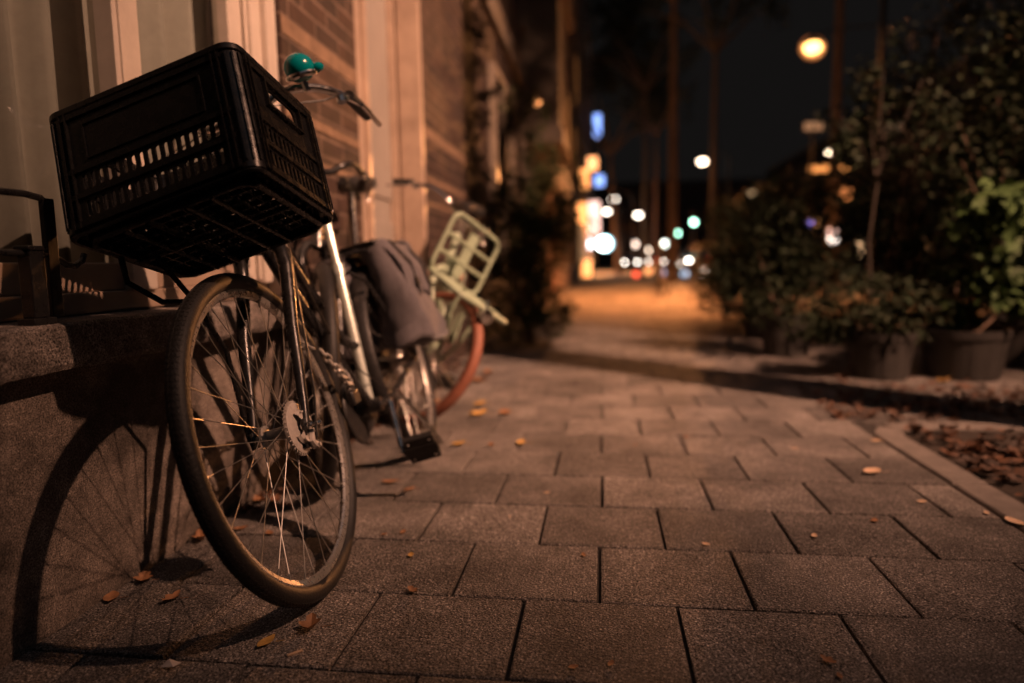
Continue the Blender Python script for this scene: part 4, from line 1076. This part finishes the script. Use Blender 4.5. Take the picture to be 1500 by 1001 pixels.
# ------------------------------------------------------------------ buildings down the street
def building(y0, y1, h, m, label, wins, storey=3.1, left=True, x=WX, lit=None, shop=None, name='town_house'):
    root = empty(name, loc=(x, y0, 0)); tag(root, label, 'house'); sg = -1 if left else 1
    D = 8; L = y1 - y0
    mb = MB(); mb.bx(*(sorted((0, sg * D))), 0, L, -.02, h); mb.build('wall', mt[m], root, smooth=False)
    mb = MB(); mb.bx(*(sorted((sg * D, -sg * .25))), .002, L - .002, h, h + .35); mb.build('cornice', mt['trim'], root, smooth=False); mb = MB(); mb.bx(*(sorted((0, -sg * .06))), .002, L - .002, 3.0, 3.25); mb.build('string_course', mt['trim'], root, smooth=False)
    nfl = int(h // storey)
    for f in range(nfl):
        for k in range(wins):
            yc = L * (k + .5) / wins; wd = min(1.3, L / wins * .55); z0 = f * storey + .7; z1 = z0 + 1.8
            on = (f, k) in (lit or {})
            mb = MB()
            for a, b, c, d in ((yc - wd / 2 - .08, yc - wd / 2, z0 - .08, z1 + .08), (yc + wd / 2, yc + wd / 2 + .08, z0 - .08, z1 + .08), (yc - wd / 2, yc + wd / 2, z1, z1 + .08), (yc - wd / 2, yc + wd / 2, z0 - .08, z0), (yc - .03, yc + .03, z0, z1)):
                mb.bx(*(sorted((-sg * .002, -sg * .07))), a, b, c, d)
            wo = mb.build('window', mt['trim'], root, smooth=False)
            mb = MB(); mb.bx(*(sorted((-sg * .003, -sg * .02))), yc - wd / 2, yc + wd / 2, z0, z1)
            mb.build('pane', lit[(f, k)] if on else mt['darkwin'], wo, smooth=False)
    return root
E_or = emis('lit_window_orange', (1, .42, .14), 2.2)
E_wm = emis('lit_window_warm', (1, .58, .3), 4.5)
E_bl = emis('blue_light', (.25, .42, 1), 2.2)
E_cold = emis('cold_white_light', (.75, .88, 1), 4.5)
b2 = building(5.95, 13.5, 11, 'brick', 'dark brick house next door behind the wall shrubs', 3)
# projecting bay above the shrubs
mb = MB(); mb.bx(WX + .002, WX + .55, 9.2, 11.4, 2.3, 2.5); mb.bx(WX + .002, WX + .5, 9.25, 11.35, 2.5, 4.4); mb.bx(WX + .002, WX + .6, 9.15, 11.45, 4.4, 4.6)
o = mb.build('bay_window', mt['trim'], None, smooth=False); o.parent = b2; o.matrix_parent_inverse = Matrix.Translation((-WX, -5.95, 0))
building(13.6, 22, 13, 'brick_red', 'red brick house with a lit upper window', 3, lit={(1, 2): E_or, (2, 1): E_or})
building(22.1, 31, 15, 'brick', 'tall brick house with several orange lit windows', 4, lit={(1, 1): E_or, (0, 3): E_wm, (2, 2): E_or, (3, 0): E_or})
building(31.1, 44, 15, 'trim', 'pale rendered house glowing orange under the street lights', 5, lit={(0, 0): E_wm, (0, 1): E_wm, (0, 2): E_cold, (0, 3): E_wm, (1, 2): E_or})
building(44.1, 64, 16, 'brick_red', 'far red brick block beyond the pale house', 6, lit={(0, k): (E_wm if k % 2 else E_cold) for k in range(6)})
building(64.1, 110, 16, 'trim', 'farthest house front closing the left side of the street', 9, lit={(0, k): E_or for k in range(9)})
building(-5, 18, 12, 'brick', 'dark house opposite, behind the right hand shrubs', 7, left=False, x=25, lit={(0, 5): E_or})
building(18.1, 45, 13, 'brick_red', 'dark brick row across the road with a few lit rooms', 8, left=False, x=25, lit={(0, 1): E_or, (1, 4): E_or, (0, 6): E_wm})
building(45.1, 110, 14, 'brick', 'far row of houses across the road', 14, left=False, x=25, lit={(0, 2): E_or, (0, 5): E_wm, (1, 8): E_or, (0, 9): E_or})
mb = MB(); mb.bx(-20, 40, 125, 130, 0, 15); tag(mb.build('end_building', mt['brick'], smooth=False), 'dark building closing the far end of the street', 'building')

# projecting signs
def sign(px, py, Y, r, m, label, disc=True, h=1.0):
    p = at(px, py, Y); root = empty('shop_sign', loc=(WX, Y, p.z)); tag(root, label, 'sign')
    x = p.x - WX
    mb = MB(); mb.tube([(0, 0, (r if disc else h / 2) + .1), (x + .05, 0, (r if disc else h / 2) + .1)], .025, 8); mb.tube([(x, 0, (r if disc else h / 2) + .1), (x, 0, 0)], .015, 6); mb.build('bracket', mt['matblack'], root)
    mb = MB()
    if disc: mb.lathe([(.001, -.08), (r, -.08), (r, .08), (.001, .08)], 28, Matrix.Translation((x, 0, 0)) @ Matrix.Rotation(R(90), 4, 'X'))
    else: mb.bx(x - r, x + r, -.06, .06, -h / 2, h / 2)
    mb.build('light_box', m, root)
    if r > .5:  # disc added behind the sign to draw its cyan light fringe
        mb = MB(); mb.lathe([(.001, -.05), (r * 1.1, -.05), (r * 1.1, .05), (.001, .05)], 28, Matrix.Translation((x + .22, .2, 0)) @ Matrix.Rotation(R(90), 4, 'X')); mb.build('cyan_fringe', emis('cyan_glow', (0, .55, .8), 1.1), root)
sign(884, 357, 58, .55, emis('white_sign', (.55, .95, 1), 14), 'round brilliant white lit sign sticking out from the left house fronts')
sign(862, 358, 50, .35, emis('white_sign_soft', (.8, .9, 1), 5), 'smaller white lit sign left of the brilliant round sign')
sign(875, 185, 46, .22, E_bl, 'tall blue lit banner sign high on the left house fronts', False, 1.5)
sign(868, 240, 44, .3, emis('orange_sign', (1, .4, .15), 3), 'orange lit sign below the blue banner', False, .8)
sign(878, 265, 60, .4, E_bl, 'small pale blue lit sign under the orange sign', False, .9)

E_sg = emis('orange_box_sign', (1, .36, .1), 2.6); E_pk = emis('pink_box_sign', (1, .6, .5), 2.5)
sign(853, 262, 33, .3, E_sg, 'upper of the orange box signs above the left shrubs', False, .9)
sign(851, 312, 29, .26, E_sg, 'lower of the orange box signs above the left shrubs', False, .8)
sign(870, 320, 50, .4, E_pk, 'tall pinkish lit sign behind the orange box signs', False, 2.4)
sign(858, 395, 36, .3, E_sg, 'low orange lit panel near the pavement on the left house fronts', False, 1.0)
def awning(y0, y1, z, label):
    root = empty('shop_awning', loc=(WX, y0, z)); tag(root, label, 'awning', 'awnings on the left house fronts')
    mb = MB(); L = y1 - y0
    mb.add([(0, 0, .5), (0, L, .5), (.75, L, 0), (.75, 0, 0), (0, 0, .47), (0, L, .47), (.75, L, -.03), (.75, 0, -.03), (.76, 0, -.22), (.76, L, -.22)], [(0, 3, 2, 1), (4, 5, 6, 7), (0, 4, 7, 3), (1, 2, 6, 5), (3, 7, 6, 2), (7, 8, 9, 6)])
    mb.build('cloth', mat('awning_cloth', (.5, .3, .16), .8, var=.1), root, smooth=False)
    mb = MB(); mb.tube([(0, .1, .1), (.74, .1, -.02)], .015, 6); mb.build('arm', mt['matblack'], root); mb = MB(); mb.tube([(0, L - .1, .1), (.74, L - .1, -.02)], .015, 6); mb.build('arm', mt['matblack'], root)
awning(32, 36, 2.7, 'nearer orange awning over a lit shop window, far left side')
awning(46, 50, 2.8, 'farther awning over a lit shop window, far left side')
# ------------------------------------------------------------------ lamps
def lamp_glow(name, loc, power, colr, parent, rad=.15, spot=None, target=None, blend=1.0):
    d = bpy.data.lights.new(name, 'SPOT' if spot else 'POINT'); d.energy = power; d.color = colr; d.shadow_soft_size = rad
    o = bpy.data.objects.new(name, d); col.objects.link(o); o.parent = parent; o.location = loc
    if spot:
        d.spot_size = spot; d.spot_blend = blend
        o.rotation_euler = (Vector(target) - (parent.location + Vector(loc))).to_track_quat('-Z', 'Y').to_euler()
    return o
def street_lamp(head, label, em, power, colr, arm=1.2, size=.16, side=1, rad=.1, cone=None, tgt=None, blend=.7):
    """post, curved arm and lantern head; the bulb stands where the photograph shows the light"""
    px_ = head.x + side * arm
    root = empty('street_lamp', loc=(px_, head.y, 0)); tag(root, label, 'street lamp', 'street lamps')
    z = head.z; mb = MB(); mb.tube([(0, 0, 0), (0, 0, 1), (0, 0, 1.02), (0, 0, z + .3)], [.09, .08, .06, .045], 12); mb.build('post', mt['matblack'], root)
    mb = MB(); mb.tube([(0, 0, z + .1), (-side * arm * .3, 0, z + .42), (-side * arm * .75, 0, z + .4), (-side * arm, 0, z + .26)], .025, 8); mb.build('arm', mt['matblack'], root)
    mb = MB(); mb.lathe([(.02, .28), (.05, .25), (size * 1.15, .14), (size * 1.25, .08), (size * 1.15, .08), (.04, .2)], 20, Matrix.Translation((-side * arm, 0, z))); hd = mb.build('lamp_head', mt['matblack'], root)
    mb = MB(); mb.ball((-side * arm, 0, z), size, 16, (1, 1, .7)); mb.build('bulb', em, hd)
    if power: lamp_glow('lamp_light', (-side * arm, 0, z - size * .9 - rad), power, colr, root, rad, R(cone) if cone else None, tgt or (head.x, head.y, 0), blend)
    return root
OR = (1, .36, .11)
def lampmat(n, c, s): return emis(n, c, s)
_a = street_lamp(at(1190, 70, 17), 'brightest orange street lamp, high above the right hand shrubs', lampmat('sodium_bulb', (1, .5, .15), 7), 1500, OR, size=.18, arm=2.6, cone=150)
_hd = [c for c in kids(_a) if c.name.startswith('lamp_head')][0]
for r0, r1, e_, c_ in ((.185, .235, 1.5, (1, .34, .08)), (.237, .28, .3, (1, .26, .05))):  # glowing rings added round the bulb to draw its orange halo
    mb = MB(); mb.lathe([(r0, -.03), (r1, -.03), (r1, .03), (r0, .03)], 28, Matrix.Translation((-2.6, 0, at(1190, 70, 17).z)) @ Matrix.Rotation(R(78), 4, 'X'), closed=True); mb.build('halo_ring', emis('halo_glow', c_, e_), _hd)
street_lamp(at(1218, 225, 26), 'street lamp right below the brightest one', lampmat('bulb_b', (1, .74, .5), 14), 800, OR, size=.16, arm=2, cone=110)
street_lamp(at(1029, 237, 34), 'street lamp right of the tall lit trunk', lampmat('bulb_c', (1, .74, .52), 12), 11000, OR, size=.2, cone=38, tgt=(2.9, 24, 3.2))
street_lamp(at(899, 292, 44), 'upper of the two lamps left, beside the house fronts', lampmat('bulb_d', (1, .85, .7), 12), 11000, OR, side=1, size=.22, cone=125, tgt=(-2.2, 43, 0))
street_lamp(at(889, 310, 56), 'lower of the two lamps left, beside the house fronts', lampmat('bulb_e', (1, .85, .7), 12), 14000, OR, side=1, size=.25, cone=125, tgt=(-2.2, 55, .3))
street_lamp(at(935, 315, 52), 'lamp between the leaning trunk and the tall trunk', lampmat('bulb_f', (1, .85, .7), 12), 6000, OR, size=.25, cone=130)
street_lamp(at(1102, 283, 34), 'small warm lamp above the right hand shrubs', lampmat('bulb_g', (1, .65, .35), 8), 0, OR, size=.13)
street_lamp(at(1072, 356, 40), 'orange lamp low beside the shrubs right of the cars', lampmat('bulb_h', (1, .38, .14), 3), 0, OR, size=.24)
# key lamp, out of the frame to the right: it throws the long shadows
kl = street_lamp(LAMP, 'street lamp standing by the kerb to the right of the tree pit', lampmat('bulb_key', (1, .6, .35), 8), 0, OR, size=.2, arm=.9)
lamp_glow('lamp_light', (-.9, 0, LAMP.z - .24), KEY, KEYCOL, kl, .055, R(60), (-1.0, 5.1, .8), 1.0)
# lamps over the middle distance of the pavement
ml = street_lamp(Vector((2.4, 13.2, 7.4)), 'street lamp over the lit stretch of pavement, hidden by the crowns', lampmat('bulb_mid', (1, .5, .22), 1.5), 13000, (1, .32, .09), size=.12, arm=2.5, cone=92, blend=1)
# small lanterns, and post globes standing in for distant car lights
def lantern(px, py, Y, colr, s, r, label, wall=False):
    p = at(px, py, Y); root = empty('lantern', loc=(p.x, p.y, 0 if not wall else p.z)); tag(root, label, 'lantern')
    if wall:
        mb = MB(); mb.tube([(WX - p.x, 0, .1), (0, 0, .12), (0, 0, .05)], .012, 6); mb.build('bracket', mt['matblack'], root); z = 0
    else:
        z = p.z; mb = MB(); mb.tube([(0, 0, 0), (0, 0, z - r)], .025, 8); mb.build('post', mt['matblack'], root)
    mb = MB(); mb.ball((0, 0, z), r, 12); mb.build('globe', emis('lantern_glow', colr, s), root)
    mb = MB(); mb.lathe([(.01, r * 1.3), (r * .8, r * .9), (r * .7, r * .8)], 12, Matrix.Translation((0, 0, z))); mb.build('cap', mt['matblack'], root)
lantern(787, 150, 8.5, (1, .35, .1), 3, .045, 'small orange wall lantern on the house next door', True)
lantern(1172, 366, 14, (1, .38, .12), 3, .06, 'tiny orange lantern low among the shrubs')
lantern(1353, 351, 9, (1, .45, .2), 3, .035, 'tiny orange lantern seen between the broad leaves')
lantern(1220, 350, 16, (1, .85, .75), 5, .1, 'pale double lantern behind the slim young tree')
lantern(1219, 338, 16.5, (1, .6, .5), 2, .1, 'pinkish lantern just above the pale double lantern')
lantern(1185, 327, 18, (.05, .15, 1), 2, .09, 'small deep blue lantern above the shrubs')
lantern(1239, 283, 22, (1, .3, .08), 1.2, .2, 'dull orange lantern beside the hidden trunk')
lantern(1424, 288, 16, (1, .4, .12), 2.5, .1, 'orange lantern at the right behind the tall shrub')
lantern(932, 402, 30, (1, .08, .03), 3, .13, 'small red tail light globe low beside the lit pavement')
lantern(911, 419, 24, (1, .3, .08), 1.2, .13, 'faint orange lantern at the edge of the lit pavement')
lantern(950, 397, 34, (1, .35, .1), 2, .2, 'orange lantern left of the bicycles in silhouette')
lantern(971, 399, 30, (.3, .5, .8), 1.6, .14, 'bluish lantern behind the bicycles in silhouette')
lantern(1003, 401, 32, (.45, .65, .9), 2.2, .15, 'pale blue lantern right of the bicycles in silhouette')
lantern(1031, 397, 32, (1, .85, .7), 9, .18, 'bright white headlight globe beside the trunk near the cars')
lantern(1055, 388, 30, (.15, .3, .7), 1.2, .12, 'dim blue lantern at the edge of the right hand shrubs')
lantern(930, 358, 48, (1, .75, .6), 5, .2, 'pinkish headlight globe under the leaning trunk')
lantern(974, 357, 50, (.9, 1, .9), 9, .2, 'greenish white headlight globe left of the tall trunk')
lantern(948, 367, 50, (1, .75, .55), 6, .2, 'warm lantern between the leaning and the tall trunk')
lantern(1015, 380, 45, (1, .8, .6), 9, .22, 'bright headlight globe above the nearest car')
for px, py, Y, ln, em_, lab in ((1214, 247, 24, 1.3, emis('orange_strip', (1, .34, .08), 1.4), 'orange glowing strip for a lit awning under the street lamp on the right'), (1192, 185, 20, .5, emis('brown_strip', (1, .5, .25), .3), 'faint brownish glowing streak above the orange one'), (1303, 187, 20, .9, emis('dim_strip', (.8, .5, .25), .12), 'dim glowing streak among the leaves at the upper right')):  # glowing boxes on posts, standing in for a lit awning and lit streaks
    p = at(px, py, Y); root = empty('glow_strip', loc=(p.x, p.y, 0)); tag(root, lab, 'glow strip')
    mb = MB(); mb.tube([(0, .1, 0), (0, .1, p.z)], .035, 8); mb.build('post', mt['matblack'], root)
    mb = MB(); mb.box((0, .06, p.z), (ln, .08, .3)); mb.build('box', mt['matblack'], root, bev=.01)
    mb = MB(); mb.box((0, .0, p.z), (ln * .94, .03, .2)); mb.build('glowing_face', em_, root, bev=.008)
# traffic lights
for px, py, Y, lab in ((1016, 326, 46, 'upper green traffic light right of the tall trunk'), (992, 342, 54, 'lower green traffic light beside the tall trunk')):
    p = at(px, py, Y); root = empty('traffic_light', loc=(p.x, p.y, 0)); tag(root, lab, 'traffic light', 'green traffic lights')
    mb = MB(); mb.tube([(0, .1, 0), (0, .1, p.z + .6)], .06, 10); mb.build('post', mt['matblack'], root)
    mb = MB(); mb.box((0, 0, p.z + .25), (.3, .16, .95)); hb = mb.build('housing', mt['matblack'], root, bev=.03)
    mb = MB(); mb.lathe([(.001, 0), (.15, 0), (.15, .03), (.001, .05)], 20, Matrix.Translation((0, -.085, p.z)) @ Matrix.Rotation(R(90), 4, 'X')); mb.build('green_lens', emis('green_lens', (.45, 1, .72), 14), hb)
    for k, c in ((.28, (.2, .12, .02)), (.56, (.2, .02, .02))):
        mb = MB(); mb.lathe([(.001, 0), (.1, 0), (.1, .03), (.001, .04)], 16, Matrix.Translation((0, -.085, p.z + k)) @ Matrix.Rotation(R(90), 4, 'X')); mb.build('dark_lens', mat('dark_lens', c, .2), hb)

# ------------------------------------------------------------------ cars
def make_car(body, lit, hs=22):
    root = empty('parked_car'); hl_m = emis('headlamp', (1, .9, .78), hs) if lit else mt['chrome']
    prof = [(-2.1, .35), (-2.15, .75), (-2.0, .95), (-1.5, 1.02), (-.95, 1.42), (.5, 1.46), (1.35, 1.05), (2.05, .9), (2.15, .7), (2.1, .35)]
    mb = MB(); secs = []
    for y in (-.88, -.8, -.4, .4, .8, .88):
        k = 1 - (abs(y) > .85) * .05
        for (a, z) in prof:
            yy = y * (1 - max(0, z - 1.0) * .42); mb.v.append((a * k if True else a, yy, z if abs(y) < .85 else .35 + (z - .35) * .96))
    n = len(prof)
    for i in range(5):
        for j in range(n): a = i * n + j; b = i * n + (j + 1) % n; mb.f.append((a, b, b + n, a + n))
    mb.f.append(tuple(range(n - 1, -1, -1))); mb.f.append(tuple(5 * n + j for j in range(n)))
    mb.build('body', body, root, bev=.04)
    mb = MB(); mb.add([(1.3, -.66, 1.11), (1.3, .66, 1.11), (.56, .58, 1.455), (.56, -.58, 1.455)], [(0, 1, 2, 3)], Matrix.Translation((.03, 0, .012))); mb.build('windscreen', mt['darkwin'], root)
    for s in (-1, 1):
        mb = MB(); mb.add([(1.0, s * .8, 1.07), (-1.35, s * .8, 1.07), (-.9, s * .72, 1.38), (.45, s * .72, 1.4)], [(0, 1, 2, 3) if s > 0 else (3, 2, 1, 0)], Matrix.Translation((0, s * .045, 0))); mb.build('side_window', mt['darkwin'], root)
        for x in (1.35, -1.35):
            m = Matrix.Translation((x, s * .8, .32)) @ Matrix.Rotation(R(90), 4, 'X'); mb = MB(); mb.lathe([(.2, -.1), (.3, -.1), (.32, -.07), (.32, .07), (.3, .1), (.2, .1)], 24, m, closed=True); wh = mb.build('wheel', mt['rubber'], root)
            mb = MB(); mb.lathe([(.001, -.06), (.2, -.09), (.2, .09), (.001, .06)], 16, m); mb.build('rim', mt['alu'], wh)
        mb = MB(); mb.ball((2.1, s * .64, .74), .13, 12, (.5, 1.2, .75)); mb.build('headlight', hl_m, root)
        mb = MB(); mb.box((-2.13, s * .66, .8), (.06, .28, .14)); mb.build('tail_light', mt['reflector'], root, bev=.02)
    mb = MB(); mb.box((2.14, 0, .5), (.04, 1.0, .16)); mb.build('grille', mt['matblack'], root)
    mb = MB(); mb.box((2.165, 0, .42), (.01, .5, .11)); mb.build('number_plate', mat('plate_yellow', (.6, .45, .05), .4) if 'plate_yellow' not in bpy.data.materials else bpy.data.materials['plate_yellow'], root)
    return root
cl = make_car(mt['carpaint'], True); cd_ = make_car(mt['carsilver'], True, 14)
def put(o, px, py, Y, lab, first=False, head=-90):
    c = o if first else copy_tree(o); p = at(px, py, Y); c.location = (p.x, Y, 0.0); c.rotation_euler = (0, 0, R(head)); tag(c, lab, 'car', 'cars on the road'); return c
put(cl, 923, 387, 72, 'dark car with lit headlights farthest left of the cars', True)
put(cl, 1018, 397, 44, 'dark car with lit headlights in front of the trunk right of the middle')
put(cd_, 1006, 380, 62, 'silver car with lit headlights behind the dark one', True)
put(cd_, 966, 360, 90, 'silver car with dim headlights in the far distance', head=-88)
put(cd_, 931, 366, 78, 'silver car with lit headlights behind the car farthest left')
put(cl, 1010, 387, 52, 'dark car with lit headlights between the silver one and the nearest one')
put(cd_, 958, 397, 58, 'silver car with lit headlights beside the middle trunks')
put(cl, 945, 392, 85, 'small distant dark car with lit headlights in the middle of the road')
# parked bicycles further along, in silhouette
for px, py, lab, a in ((975, 431, 'dark parked bicycle in silhouette on the lit pavement', 80), (1017, 428, 'second dark parked bicycle right of the other silhouette', 95)):
    c = copy_tree(bike2); p = gnd(px, py); c.matrix_world = bike_matrix(p.x, p.y, R(a), .08); tag(c, lab, 'bicycle', 'bicycles parked farther along')
